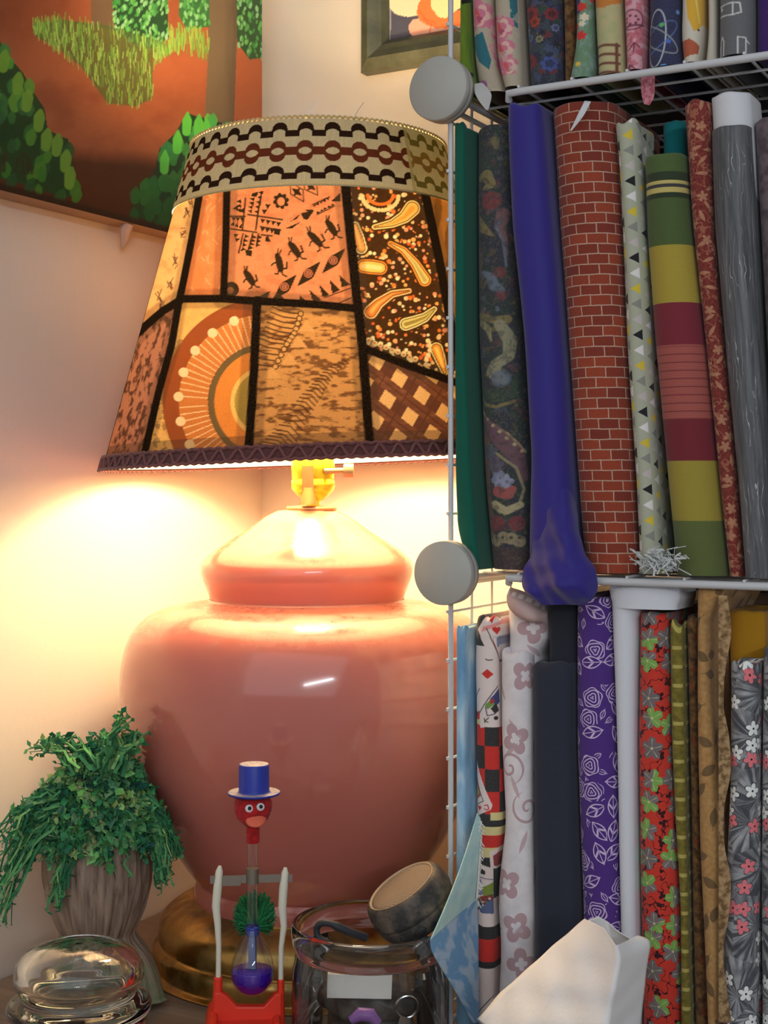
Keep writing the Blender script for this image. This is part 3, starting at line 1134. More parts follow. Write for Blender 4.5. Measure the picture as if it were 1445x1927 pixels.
def patchwork(X, Y, V_, T_):
    k = 1.0
    n1 = fbm(X / 16, Y / 16, 1)
    n2 = fbm(X / 5, Y / 5, 2)
    p = Paint(X, Y, A(196, 140, 84))
    p.a((n1 - .45) * 2.5, A(170, 112, 66), .7)
    # ---- region masks from the tape layout
    L1 = [(381, 340), (362, 452), (345, 539), (338, 570), (325, 648), (300, 740), (268, 880)]
    L2 = [(428, 330), (426, 440), (421, 562)]
    L3 = [(150, 760), (240, 650), (275, 616), (308, 587), (345, 564), (420, 563), (480, 567), (600, 573), (672, 580)]
    L4 = [(648, 330), (668, 530), (682, 650), (699, 880)]
    L5 = [(484, 566), (478, 700), (466, 880)]
    L6 = [(684, 654), (760, 684), (852, 716), (990, 772)]
    L7 = [(796, 340), (826, 480), (852, 620), (884, 728)]

    def xa(line):
        q = np.array(line)
        return np.interp(Y, q[:, 1], q[:, 0])

    def ya(line):
        q = np.array(line)
        return np.interp(X, q[:, 0], q[:, 1])
    x1, x2, x4, x5, x7 = xa(L1), xa(L2), xa(L4), xa(L5), xa(L7)
    y3, y6 = ya(L3), ya(L6)
    up = Y < y3
    RA = up & (X < x1)
    RB = up & (X >= x1) & (X < x2)
    RC = up & (X >= x2) & (X < x4)
    RD = (X >= x4) & (X < x7) & (Y < y6)
    RE = (X >= x7) & (Y < y6)
    RF = ~up & (X < x1)
    RG = ~up & (X >= x1) & (X < x5)
    RH = ~up & (X >= x5) & (X < x4)
    RI = (X >= x4) & (Y >= y6)
    rr = random.Random(21)

    def region(R_, base, other, amt=.7, nn=n1, thr=.45, sh=2.5):
        p.c[R_] = np.array(base)
        p.a(R_ * np.clip((nn - thr) * sh, 0, 1), other, amt)

    def inside(R_, fn):
        keep = p.c.copy()
        fn()
        p.c[~R_] = keep[~R_]

    dk = A(44, 32, 20)
    # ---- narrow tan patch with little figures
    region(RA, A(226, 176, 112), A(196, 138, 84), .8)

    def fa():
        for x, y in [(352, 402), (345, 440), (332, 492), (322, 540), (308, 575), (360, 378), (300, 560)]:
            for _ in range(7):
                a = rr.uniform(0, 6.28)
                p.line([(x + rr.uniform(-5, 5), y + rr.uniform(-9, 9)), (x + rr.uniform(-6, 6), y + rr.uniform(-16, 16))], 2.0, A(90, 56, 44), 1.2, .8)
    inside(RA, fa)
    # ---- orange batik
    region(RB, A(212, 122, 70), A(228, 150, 96), .7, fbm(X / 14, Y / 22, 5))

    def fb():
        for _ in range(26):
            x, y = rr.uniform(345, 425), rr.uniform(350, 560)
            p.line([(x, y), (x + rr.uniform(-10, 10), y + rr.uniform(-14, 14))], 1.8, A(250, 190, 140), 1.6, .5)
    inside(RB, fb)
    # ---- petroglyph print
    region(RC, A(206, 130, 86), A(190, 102, 66), .75, fbm(X / 9, Y / 9, 6))

    def Q(x, y):        # drawing measured on an enlarged view of this patch
        return (420 + x * .18, 340 + y * .18)

    def teeth(a, b, n, w, side=1):
        (ax, ay), (bx, by) = Q(*a), Q(*b)
        dx, dy = (bx - ax) / n, (by - ay) / n
        L_ = math.hypot(dx, dy)
        nx, ny = -dy / L_ * side, dx / L_ * side
        for i in range(n):
            x, y = ax + dx * i, ay + dy * i
            p.poly([(x, y), (x + dx, y + dy), (x + dx * .5 + nx * w, y + dy * .5 + ny * w)], dk)

    def fc():
        for a, b, n in [((110, 350), (560, 420), 1), ((370, 400), (620, 440), 1)]:
            pass
        for a, b in [((260, 360), (620, 410)), ((80, 380), (230, 380)), ((235, 190), (205, 520)), ((395, 160), (340, 520)), ((80, 510), (350, 545)), ((390, 485), (600, 520)), ((400, 570), (510, 580)), ((210, 560), (165, 760)), ((310, 560), (250, 780)), ((370, 560), (350, 690))]:
            p.line([Q(*a), Q(*b)], 3.2, dk, 1.2, .95)
        for a, b, n, sd in [((190, 200), (190, 340), 3, 1), ((330, 180), (300, 350), 4, 1), ((420, 110), (370, 360), 5, 1), ((500, 250), (430, 360), 2, 1), ((390, 400), (610, 440), 4, 1), ((390, 490), (590, 520), 4, 1), ((230, 560), (190, 740), 4, -1), ((310, 570), (270, 720), 4, -1), ((100, 300), (230, 350), 2, -1), ((90, 390), (220, 390), 3, 1), ((80, 470), (200, 510), 3, -1), ((110, 560), (140, 650), 2, -1), ((370, 570), (340, 690), 3, -1)]:
            teeth(a, b, n, 9.0, sd)
        for q in ([(540, 500), (600, 510), (595, 575), (535, 560)], [(240, 730), (305, 735), (295, 795), (235, 780)], [(300, 140), (370, 120), (350, 175), (300, 170)], [(440, 600), (470, 580), (500, 640), (440, 640)]):
            p.poly([Q(*z) for z in q], dk)
        # flower ring
        c = Q(605, 215)
        p.flower(c[0], c[1], 15.5, 8, dk, .2, .28)
        p.disc(c[0], c[1] + 1, 7, A(206, 130, 86), 1.2, 1, 8)
        # outlined diamonds
        for q in ([(700, 20), (835, 95), (840, 220), (705, 140), (700, 20)], [(845, -40), (980, 40), (985, 150), (850, 90), (845, -40)]):
            p.line([Q(*z) for z in q], 2.0, dk, 1.2)
            cx_ = sum(z[0] for z in q[:4]) / 4
            cy_ = sum(z[1] for z in q[:4]) / 4
            p.taper([Q(cx_ - 40, cy_ - 30), Q(cx_, cy_), Q(cx_ + 40, cy_ + 30)], [1.5, 5, 1.5], dk)
            p.taper([Q(cx_ + 30, cy_ - 40), Q(cx_, cy_), Q(cx_ - 30, cy_ + 40)], [1, 3, 1], dk)
        # diagonal feather band
        for q in ([(620, 490), (670, 430), (760, 350), (700, 400)], [(650, 500), (810, 430), (720, 500)], [(700, 430), (800, 350), (820, 320), (770, 400)], [(810, 340), (950, 310), (880, 410), (840, 400)], [(850, 300), (960, 305), (890, 330)], [(1130, 210), (1225, 120), (1225, 215)]):
            p.poly([Q(*z) for z in q], dk)
        teeth((930, 260), (1110, 170), 5, 5, 1)
        teeth((975, 350), (1165, 250), 5, 5, -1)
        p.line([Q(930, 250), Q(1110, 165)], 2, dk)
        p.line([Q(980, 355), Q(1165, 262)], 2, dk)
        # dancing stick figures
        def fig(x, y, m=1, rot=0.0, sc=1.0):
            ca, sa = math.cos(rot), math.sin(rot)
            def T(q):
                return [Q(x + sc * (m * a * ca - b * sa), y + sc * (m * a * sa + b * ca)) for a, b in q]
            p.taper(T([(-50, -60), (-20, -30), (10, 10), (45, 55)]), [4.5, 6.5, 7, 5.5], dk)
            p.line(T([(-55, -70), (-70, -125)]), 2.6, dk)
            p.line(T([(-40, -75), (-38, -130)]), 2.6, dk)
            p.line(T([(-10, 0), (-50, 30), (-60, 60)]), 2.8, dk)
            p.line(T([(40, 50), (95, 20), (70, -40)]), 3.4, dk)
            p.line(T([(45, 55), (90, 95), (130, 95)]), 3.0, dk)
            p.line(T([(30, 60), (40, 110), (10, 125)]), 2.8, dk)
        fig(275, 1020, 1, .1, .9)
        fig(585, 860, 1, .45, 1.0)
        fig(745, 720, 1, .05, .95)
        fig(960, 610, 1, -.1, 1.05)
        fig(1130, 490, 1, .1, .95)
        for x, y in ((1150, 830), (890, 970), (640, 1110)):
            a, b = Q(x + 120, y - 120), Q(x - 110, y + 130)
            p.taper([a, ((a[0] + b[0]) / 2, (a[1] + b[1]) / 2), b], [1, 10.5, 1], dk)
            c = Q(x, y)
            for r_, cc in ((8.2, A(170, 100, 70)), (6, dk), (4.6, A(180, 106, 76)), (2.6, dk), (1.4, A(180, 106, 76))):
                p.disc(c[0], c[1], r_, cc)
        for q in ([(1210, 980), (1330, 1085), (1240, 1110)], [(1110, 1030), (1220, 1140), (1140, 1180)], [(1000, 1080), (1110, 1190), (1040, 1220)], [(900, 1140), (1030, 1250), (930, 1250)], [(800, 1200), (860, 1250), (800, 1250)], [(330, 1235), (500, 1150), (450, 1250)], [(510, 1250), (560, 1170), (660, 1250)]):
            p.poly([Q(*z) for z in q], dk)
        p.line([Q(1060, 1220), Q(1330, 1120)], 2, dk)
        p.line([Q(1200, 1280), Q(1340, 1220)], 2, dk)
        c = Q(90, 1140)
        p.disc(c[0], c[1], 14, dk)
        p.disc(c[0] - 2, c[1] + 2, 6, A(150, 90, 60))
    inside(RC, fc)
    # ---- paisley print
    region(RD, A(62, 38, 18), A(40, 24, 12), .6, n2)

    def fd():
        for _ in range(900):
            x, y = rr.uniform(650, 900), rr.uniform(345, 740)
            c = rr.choice([(226, 120, 52), (240, 170, 90), (232, 190, 130), (240, 220, 160), (206, 92, 40), (232, 150, 110)])
            p.disc(x, y, rr.uniform(1.3, 4.4), A(*c), 1.4, .95)

        def pais(path, rad, c1, c2, c3):
            R_ = [r + 4 for r in rad]
            p.taper(path, [r + 7.5 for r in rad], A(62, 38, 18))
            p.taper(path, R_, A(*c3))
            p.taper(path, [r + 1.6 for r in rad], A(72, 44, 20))
            p.taper(path, rad, A(*c1))
            p.taper(path, [r * .45 for r in rad], A(*c2))
        pais([(705, 426), (738, 419), (762, 406), (776, 390)], [1, 4, 8, 11], (240, 180, 90), (226, 150, 60), (232, 200, 120))
        pais([(684, 500), (700, 501), (716, 503)], [9, 10, 9], (244, 180, 84), (250, 206, 130), (222, 130, 50))
        pais([(735, 457), (760, 470), (782, 495), (800, 525)], [1, 3, 5, 8], (238, 190, 110), (170, 160, 90), (240, 150, 60))
        pais([(770, 546), (738, 552), (712, 570), (698, 586)], [1, 3, 6, 9], (226, 120, 50), (240, 160, 80), (240, 190, 120))
        pais([(818, 580), (800, 596), (780, 604), (764, 609)], [1, 5, 7, 8], (206, 190, 110), (150, 130, 60), (226, 210, 140))
        pais([(838, 700), (830, 676), (822, 655)], [2, 6, 8], (238, 150, 50), (250, 200, 100), (220, 200, 130))
        pais([(668, 424), (674, 446), (680, 466)], [4, 7, 7], (226, 150, 70), (240, 190, 110), (220, 200, 140))
        for i in range(16):
            a = i / 15 * math.pi
            p.disc(716 + 34 * math.cos(a), 368 + 26 * math.sin(a), 4, A(226, 196, 130))
            p.disc(716 + 24 * math.cos(a), 366 + 17 * math.sin(a), 3.2, A(226, 110, 44))
        for i in range(9):
            p.disc(694 + i * 11, 640 + i * 4.4 + 2 * math.sin(i * 2), 5.5, A(226, 206, 146))
            p.disc(694 + i * 11, 640 + i * 4.4, 2.2, A(226, 110, 44))
            p.disc(806 + 4 * math.sin(i), 640 + i * 9, 4.5, A(226, 206, 146))
    inside(RD, fd)
    # ---- brown gold scrolls at the right
    region(RE, A(150, 100, 44), A(90, 56, 22), .8, np.sin(X / 4 + 6 * fbm(X / 30, Y / 40, 8)) * .5 + .5, .4, 3)
    # ---- dark brown patch, left
    region(RF, A(168, 112, 86), A(60, 36, 28), .85, fbm((X + Y * .35) / 5, (Y - X) / 17, 12), .47, 7)
    # ---- concentric medallion
    region(RG, A(228, 176, 98), A(206, 150, 80), .6)

    def fg():
        c = (500, 757)
        d = np.hypot(X - c[0], (Y - c[1]) * .985)
        a = np.arctan2(Y - c[1], X - c[0])

        def ring(r0, r1, col, op=1.0):
            p.a(np.clip((d - r0) / 1.5 + .5, 0, 1) * np.clip((r1 - d) / 1.5 + .5, 0, 1), col, op)
        p.a((X < 345) * (Y > 640) * (fbm(X / 7, Y / 9, 31) > .55), A(120, 96, 60), .7)
        ring(160, 192, A(150, 76, 38))
        ring(107, 162, A(206, 122, 58))
        sp = np.abs(((a / .082) % 1) - .5)
        p.a((sp < .10) * (d > 107) * (d < 162), A(246, 196, 140), .9)
        for i in range(0, 22):
            aa = i * .2856 + .06
            p.disc(c[0] + 163 * math.cos(aa), c[1] + 163 * math.sin(aa), 9, A(244, 206, 150))
        ring(148, 160, A(206, 122, 58), .0)
        jag = 96 + 7 * np.abs(((a / .05) % 1) - .5) * 2
        p.a((d < 108) * (d > jag - 6), A(86, 72, 46), .9)
        ring(62, 96, A(226, 136, 58))
        p.a((d < 96) * (fbm(X / 10, Y / 10, 44) - .4), A(206, 110, 44), .6)
        ring(58, 66, A(240, 190, 100))
        ring(0, 58, A(170, 140, 62))
        ring(20, 32, A(130, 104, 50))
    inside(RG, fg)
    # ---- fossil print
    region(RH, A(196, 140, 78), A(104, 64, 36), .9, fbm(X / 17, Y / 6, 15), .50, 7)

    def fh():
        sp = [(566, 590), (555, 625), (538, 650), (518, 690)]
        for t in np.linspace(0, 1, 12):
            i = t * 3
            x = np.interp(i, range(4), [q[0] for q in sp])
            y = np.interp(i, range(4), [q[1] for q in sp])
            p.disc(x, y, 6, A(70, 44, 26))
            p.disc(x, y, 4, A(206, 150, 86))
            p.line([(x - 6, y), (x - 30, y - 3), (x - 54, y - 12)], 2.6, A(76, 48, 28))
        for x, y in ((577, 618), (562, 648), (545, 680), (512, 706)):
            p.poly([(x, y - 16), (x + 17, y + 6), (x - 17, y + 6)], A(206, 150, 86))
        rib = [(652, 680), (620, 705), (600, 735), (575, 770), (548, 820), (520, 850)]
        for t in np.linspace(0, 1, 26):
            i = t * 5
            x = np.interp(i, range(6), [q[0] for q in rib])
            y = np.interp(i, range(6), [q[1] for q in rib])
            w = 6 + 20 * t
            p.line([(x - w * 1.3, y - w * .5), (x - w * .3, y - w * .35), (x + w * .5, y + w * .5)], 2.3, A(70, 42, 26))
    inside(RH, fh)
    # ---- basket weave
    region(RI, A(110, 66, 46), A(140, 88, 60), .8, fbm(X / 20, Y / 5, 18))

    def fi():
        ax, ay, bx, by = 42.5, 32.5, -22.5, 40.0
        det = ax * by - ay * bx
        i = ((X - 752) * by - (Y - 711) * bx) / det
        j = ((Y - 711) * ax - (X - 752) * ay) / det
        fi_, fj = i - np.round(i), j - np.round(j)
        alt = (np.round(i) + np.round(j)).astype(int)
        p.a(((np.abs(fi_) > .47) | (np.abs(fj) > .47)).astype(float), A(80, 46, 34), .7)
        p.a((np.abs(fi_ - .5 * np.sign(fi_)) < .28) * (np.abs(fj) < .25), A(92, 54, 40), .8)
        p.a(((np.abs(fi_) < .25) & (np.abs(fj) < .27)).astype(float), A(226, 176, 108))
    inside(RI, fi)
    # ---- doubled cloth beside the seams lets less light through
    for ln, w in ((L1, 20), (L2, 30), (L3, 26), (L4, 34), (L5, 40), (L6, 26), (L7, 22)):
        p.a(np.clip((w / 2 + 8 - p.dline(ln, 60)) / 5, 0, 1), A(60, 48, 36), .42)
    p.a((V_ < .07).astype(float), A(70, 52, 40), .5)
    # ---- black tape
    bk = A(8, 8, 10)
    for ln, w in ((L1, 14), (L2, 14), (L3, 15), (L4, 18), (L5, 17), (L6, 15), (L7, 17)):
        p.line(ln, w, bk, 2.0)
    p.a((np.abs(T_ + 1.40) < .05).astype(float), bk)
    return p.c


build_lamp()

# ================================================================== fabric bolts on the shelf
GRP = {'top': 'fabric bolts on the top wire shelf', 'mid': 'fabric bolts on the middle wire shelf', 'low': 'fabric bolts on the bottom wire shelf'}
CAPS = {
    'roll': [(.97, .0015), (.90, .0010), (.885, -.0030), (.84, -.0025), (.825, .0005), (.78, .0008), (.765, -.0035), (.70, -.003), (.685, -.001), (.60, -.001), (.58, -.007), (.3, -.009), (.02, -.010)],
    'soft': [(.96, .002), (.86, .003), (.70, .0025), (.60, -.001), (.45, .000), (.30, -.002), (.02, -.002)],
    'tube': [(.985, .0012), (.93, .0012), (.91, -.001), (.90, -.03), (.5, -.034), (.02, -.034)],
}


def wavy(u, v, seed, fu, fv, n=5):
    r = random.Random(seed)
    o = 0
    for _ in range(n):
        o = o + math.sin(r.uniform(0, 6.28)) * .2 + np.sin(u * fu * r.uniform(.5, 1.6) + v * fv * r.uniform(-1.2, 1.2) + r.uniform(0, 6.28)) / n
    return o


DRY = [True]
EXT = []
COUNT = [0]
ZG = np.linspace(0, 1.1, 1101)


class _Ghost:
    def __init__(s):
        s.location = Vector((0, 0, 0))
        s.data = s
        s.materials = [None]


def bolt(label, st, tier, mat, d=.006, kf=.95, D=.12, wr=.0009, wu=90., wv=22., nf=30, nr=56, cap='soft', paint=None, seed=1, flap=.0, capjit=.002, name='fabric_bolt', p=1.0, parent=None, zb=None, shrink=.985, noclip=False):
    st = sorted(st, key=lambda q: q[0])
    zb0 = CAMZ + TIER[tier] + (.0056 if tier != 'low' else .0056) if zb is None else zb
    rows = []
    for (y, xl, xr) in st:
        pc = (xl + xr) / 2
        a = .02
        for _ in range(6):
            dx, dy = ray(pc)
            Yf = PY_ + d
            zf = Yf / dy
            cphi = dy / math.hypot(dx, dy)
            a = (xr - xl) / F * zf / 2 / cphi * shrink
            b = kf * a
            zc = (Yf + b) / dy
            happ = math.hypot(a * cphi, b * math.sqrt(1 - cphi * cphi))
            pc = xl + happ * F / zc
        rows.append((CAMZ + (HY - y) / F * zf, dx * zc, Yf + b, a, b, pc, zc, y))
    R_ = np.array(rows)
    R_ = R_[np.argsort(R_[:, 0])]
    zt = R_[-1, 0]
    Z = np.linspace(zb0, zt, nr)
    cols = [np.interp(Z, R_[:, 0], R_[:, k]) for k in range(1, 8)]
    # ease the corners of the station polyline
    w = max(1, nr // 24)
    if len(st) > 2:
        for k in range(7):
            c = np.pad(cols[k], w, mode='reflect', reflect_type='odd')
            cols[k] = np.convolve(c, np.ones(2 * w + 1) / (2 * w + 1), 'valid')
    xc, yc, a, b, pxc, zc, py = cols
    # neighbours on one shelf press against each other and do not pass through one another
    idx = COUNT[0]
    COUNT[0] += 1
    if DRY[0]:
        act = (ZG >= zb0 - TABLE - .002) & (ZG <= zt - TABLE + .012)
        EXT.append(dict(tier=tier if not noclip else '', l=np.interp(ZG + TABLE, Z, xc - a), r=np.interp(ZG + TABLE, Z, xc + a), act=act, x=float(np.mean(xc)), y0=float((yc - b).min()), y1=float(yc.max() + D), wr=wr, own=parent.idx if parent is not None else idx))
        gh = _Ghost()
        gh.idx = idx
        return gh
    me_ = EXT[idx]
    lft, rgt = xc - a, np.array(xc + a)
    zq = Z - TABLE
    lft = np.maximum(lft, PX_ + .0030 + .6 * wr)
    for q in EXT:
        if noclip or q is me_ or q['tier'] != tier or q['own'] == me_['own'] or q['y0'] > me_['y1'] + .002 or me_['y0'] > q['y1'] + .002 or q['x'] <= me_['x']:
            continue
        lq = np.where(np.interp(zq, ZG, q['act'].astype(float)) > 0, np.interp(zq, ZG, q['l']), 9.0)
        rgt = np.minimum(rgt, np.maximum(lq, PX_ + .0030) - .0007 - .85 * wr - .85 * q['wr'] - (.0014 if flap else 0))
    rgt = np.maximum(rgt, lft + .006)
    kk = np.ones(5) / 5
    rgt = np.convolve(np.pad(rgt, 2, mode='edge'), kk, 'valid')
    b = b * (rgt - lft) / (2 * a) * .4 + b * .6
    a, xc = (rgt - lft) / 2, (rgt + lft) / 2
    py = np.interp(Z, R_[:, 0], R_[:, 7])
    if Z[0] < R_[0, 0]:
        lowm = Z < R_[0, 0]
        py[lowm] = HY - (Z[lowm] - CAMZ) * F / (zc[lowm] - b[lowm])
    ph = np.linspace(-math.pi / 2, math.pi / 2, nf)
    fx, fy = np.sign(np.sin(ph)) * np.abs(np.sin(ph)) ** p, -np.abs(np.cos(ph)) ** p
    # closed outline: curved front, straight sides running back
    bx = np.array([1.0, .98, .80, 0.0, -.80, -.98, -1.0])
    bt = np.array([.35, .80, .97, 1.0, .97, .80, .35])
    nb = len(bx)
    ox = np.concatenate([np.outer(a, fx), np.outer(a, bx)], 1)
    oy = np.concatenate([np.outer(b, fy), np.outer(np.full(nr, D), bt)], 1)
    # arc length from the middle of the front
    seg = np.hypot(np.diff(ox, axis=1), np.diff(oy, axis=1))
    u = np.concatenate([np.zeros((nr, 1)), np.cumsum(seg, 1)], 1)
    mid = u[:, nf // 2][:, None] if nf % 2 else (u[:, nf // 2 - 1] + u[:, nf // 2])[:, None] / 2
    u = u - mid
    zz = (Z - zb0)[:, None] * np.ones_like(u)
    # soft dents and folds
    dw = wavy(u, zz, seed, wu, wv) * wr + wavy(u, zz, seed + 50, wu * 2.3, wv * 2.1) * wr * .4
    nx, ny = ox / np.maximum(a, 1e-4)[:, None], np.minimum(oy / np.maximum(b, 1e-4)[:, None], 0)
    ln = np.maximum(np.hypot(nx, ny), 1e-3)
    fade = np.concatenate([np.ones(nf), np.zeros(nb)])[None, :]
    dw = np.minimum(dw, wr * .6) * fade
    if flap:
        # the loose outer edge of the cloth makes a small step down the front
        edge = flap * a[:, None] + .0012 * np.sin(zz * 40 + seed)
        dw = dw + np.where(u > edge, .0, .0013) * fade
    ox = ox + nx / ln * dw
    oy = oy + ny / ln * dw
    P = np.stack([xc[:, None] + ox, yc[:, None] + oy, Z[:, None] + 0 * ox], -1)
    # end cap rows
    rr = random.Random(seed)
    jit = capjit * wavy(np.linspace(0, 6.28, ox.shape[1]), 0, seed + 9, 2, 1)
    jit = jit - jit.mean()
    jit[-1] = jit[0]
    P[-1, :, 2] += jit
    P[-2, :, 2] += jit * .6
    ext, eu, ez, epx, epy = [], [], [], [], []
    cx0, cy0 = xc[-1], yc[-1] + D * .40
    for sc, dz in CAPS[cap]:
        q = np.stack([cx0 + (xc[-1] + ox[-1] - cx0) * sc, cy0 + (yc[-1] + oy[-1] - cy0) * (1 - (1 - sc) * .55) , np.full(ox.shape[1], zt + dz) + jit * sc], -1)
        if sc < .1:
            q[:, 1] = yc[-1] + (oy[-1]) * .3
        ext.append(q)
        eu.append(u[-1] * sc)
        ez.append(np.full(ox.shape[1], zt - zb0 + (1 - sc) * .01))
    P = np.concatenate([P, np.array(ext)], 0)
    u = np.concatenate([u, np.array(eu)], 0)
    zz = np.concatenate([zz, np.array(ez)], 0)
    colors = None
    if paint is not None:
        # drawing units on the cloth: arc length and height expressed in photo pixels at the bolt's distance
        kx = np.concatenate([F / zc, np.full(len(ext), F / zc[-1])])
        pc = np.concatenate([pxc, np.full(len(ext), pxc[-1])])
        yy = np.concatenate([py, np.full(len(ext), py[-1] - 2)])
        X = pc[:, None] + np.clip(u, -.2, .2) * kx[:, None] * .80
        Yp = yy[:, None] + 0 * u
        colors = paint(X, Yp)
    base = Vector((float(xc[0]), float(yc[0]), zb0))
    P = P - np.array(base)
    uc = np.concatenate([u, u[:, -1:] + .01], 1) * 100
    vc = np.concatenate([zz, zz[:, -1:]], 1) * 100
    me = grid_mesh(name, P, uc, vc, True, colors)
    o = link_mesh(name, me, mat, parent, base if parent is None else base - parent.location)
    if parent is None:
        tag(o, label, 'fabric bolt', GRP[tier])
    return o


def child_sheet(name, parent, rows, mat, thick=.0006, n=14, paint=None, bulge=None):
    if DRY[0]:
        return None
    """a loose piece of cloth: rows of world points, refined; child of a bolt"""
    G_ = np.array([[list(p) for p in r] for r in rows], float)
    R0, C0 = G_.shape[:2]
    ri, ci = np.linspace(0, R0 - 1, (R0 - 1) * n + 1), np.linspace(0, C0 - 1, (C0 - 1) * n + 1)

    def cr(A_, t):      # Catmull-Rom along the first axis
        m_ = len(A_)
        i1 = np.clip(np.floor(t).astype(int), 0, m_ - 2)
        f = (t - i1)[:, None, None]
        a0, a1, a2, a3 = A_[np.maximum(i1 - 1, 0)], A_[i1], A_[i1 + 1], A_[np.minimum(i1 + 2, m_ - 1)]
        return .5 * (2 * a1 + (a2 - a0) * f + (2 * a0 - 5 * a1 + 4 * a2 - a3) * f ** 2 + (3 * a1 - a0 - 3 * a2 + a3) * f ** 3)
    P = cr(cr(G_, ri).transpose(1, 0, 2), ci).transpose(1, 0, 2)
    if bulge is not None:
        P = P + bulge(P)
    P = P - np.array(parent.location)
    U = (np.cumsum(np.concatenate([np.zeros((len(ri), 1)), np.linalg.norm(np.diff(P, axis=1), axis=2)], 1), 1)) * 100
    V = (np.cumsum(np.concatenate([np.zeros((1, len(ci))), np.linalg.norm(np.diff(P, axis=0), axis=2)], 0), 0)) * 100
    o = link_mesh(name, grid_mesh(name, P, U, V, False, paint(U, V) if paint else None), mat, parent)
    s = o.modifiers.new('cloth_thickness', 'SOLIDIFY')
    s.thickness = thick
    s.offset = 0
    return o


# ------------------------------------------------------------------ cloth patterns (node graphs over centimetres of cloth)
def solid(col, amt=.12):
    def f(g, U, V):
        n = g.noise(g.vec(U * 14.0, V * 3.0), 1.0, 4)
        return g.mix(n * amt * 2, col, (col[0] * .6, col[1] * .6, col[2] * .6, 1))
    return f


def p_brick(g, U, V):
    nd = g.n('ShaderNodeTexBrick')
    nd.offset = .5
    nd.inputs['Scale'].default_value = 1.0
    nd.inputs['Brick Width'].default_value = 1.52
    nd.inputs['Row Height'].default_value = .755
    nd.inputs['Mortar Size'].default_value = .045
    nd.inputs['Mortar Smooth'].default_value = .25
    nd.inputs['Bias'].default_value = -.1
    nd.inputs['Color1'].default_value = K(142, 62, 42, .84)
    nd.inputs['Color2'].default_value = K(104, 42, 36, .84)
    nd.inputs['Mortar'].default_value = K(176, 150, 138, .84)
    wob = g.noise(g.vec(U * .8, V * .8), 1.0, 3) * .12
    g.put(nd.inputs['Vector'], g.vec(U + .4 + wob, V + wob))
    c = S(g, nd.outputs['Color'])
    n = g.noise(g.vec(U * 6.0, V * 6.0), 1.0, 3)
    return g.mix(g.ss(n, .4, .8) * .35, c, K(92, 38, 30, .84))


def p_triangles(g, U, V):
    cw, chh = 1.06, 1.12
    cx = ((U + .35) / cw).floor()
    fu = ((U + .35) / cw).fract()
    vv = V / chh + g.m('FLOORED_MODULO', cx * .37, 1.0)
    ry = vv.floor()
    fv = vv.fract()
    tri = (fu > .18) * (fu < .90) * ((fv - .45).abs() < (fu - .18) * .50)
    k = g.m('FLOORED_MODULO', ry + cx * 3.0, 5.0)
    col = g.mix(k > .5, K(34, 34, 40, .84), K(176, 170, 178, .84))
    col = g.mix(k > 1.5, col, K(128, 130, 130, .84))
    col = g.mix(k > 2.5, col, K(196, 176, 62, .84))
    col = g.mix(k > 3.5, col, K(206, 206, 216, .84))
    return g.mix(tri, K(158, 164, 152, .84), col)


STRIPES = [(1085, (88, 100, 58)), (990, (150, 138, 58)), (885, (112, 38, 50)), (810, (158, 84, 80)), (680, (118, 40, 56)), (603, (162, 146, 60)), (500, (74, 92, 52)), (418, (44, 56, 40)), (408, (186, 174, 110)), (400, (62, 62, 66)), (393, (186, 174, 110)), (385, (48, 60, 42)), (372, (74, 96, 54))]


def p_stripes(g, U, V):
    H = .3205 * 100
    y0, y1 = 1085.0, 288.0
    stops = []
    for y, c in STRIPES:
        stops.append((max(0, (y0 - y) / (y0 - y1)), K(*c, .80)))
    col = g.ramp(V / H, stops, 'CONSTANT')
    t = V / H
    band = (t > (1085 - 810) / 797) * (t < (1085 - 680) / 797)
    ln = g.m('FLOORED_MODULO', V, .58) < .10
    col = g.mix(band * ln * .8, col, K(112, 48, 56, .84))
    rib = (V * 40.0).sin() * .5 + .5
    return g.mix(rib * .25, col, g.mix(.55, col, (0.02, 0.02, 0.02, 1)))


def flower_mask(g, x, y, R_, n, a=.55):
    r, t = g.polar(x, y)
    return r < ((t * (n / 2.0)).cos().abs() * (1 - a) + a) * R_, r, t


def p_rust(g, U, V):
    x, y, r1, r2 = g.scatter(U, V, 1.0, 3.1, .8)
    m, r, t = flower_mask(g, x, y, .40, 5, .35)
    leaf = ((y.abs() < (1.0 - (x / .48) * (x / .48)) * .13)) * (r1 > .5)
    n = g.noise(g.vec(U, V), 5.0, 4)
    c = g.mix(g.ss(n, .4, .65), K(112, 48, 44), K(90, 34, 32))
    vine = (g.noise(g.vec(U, V), .9, 2) - .5).abs() < .02
    c = g.mix(vine * .6, c, K(146, 96, 78))
    return g.mix((m * (r1 < .5)).max(leaf) * .62, c, K(164, 124, 100))


def p_satin(g, U, V):
    n = g.noise(g.vec(U * 2.6, V * .16), 1.0, 4, .6, .5)
    c = g.mix(g.ss(n, .35, .7), K(62, 64, 72, .88), K(98, 100, 108, .88))
    w = U * 3.2 + g.noise(g.vec(U * .8, V * .22), 1.0, 3) * 5.0
    crack = g.ss((w * 3.1416).sin().abs(), .16, .0)
    brk = g.ss(g.noise(g.vec(U * 1.2, V * .30, 4.0), 1.0, 2), .44, .60)
    return g.mix(crack * brk * .85, c, K(186, 190, 204, .88))


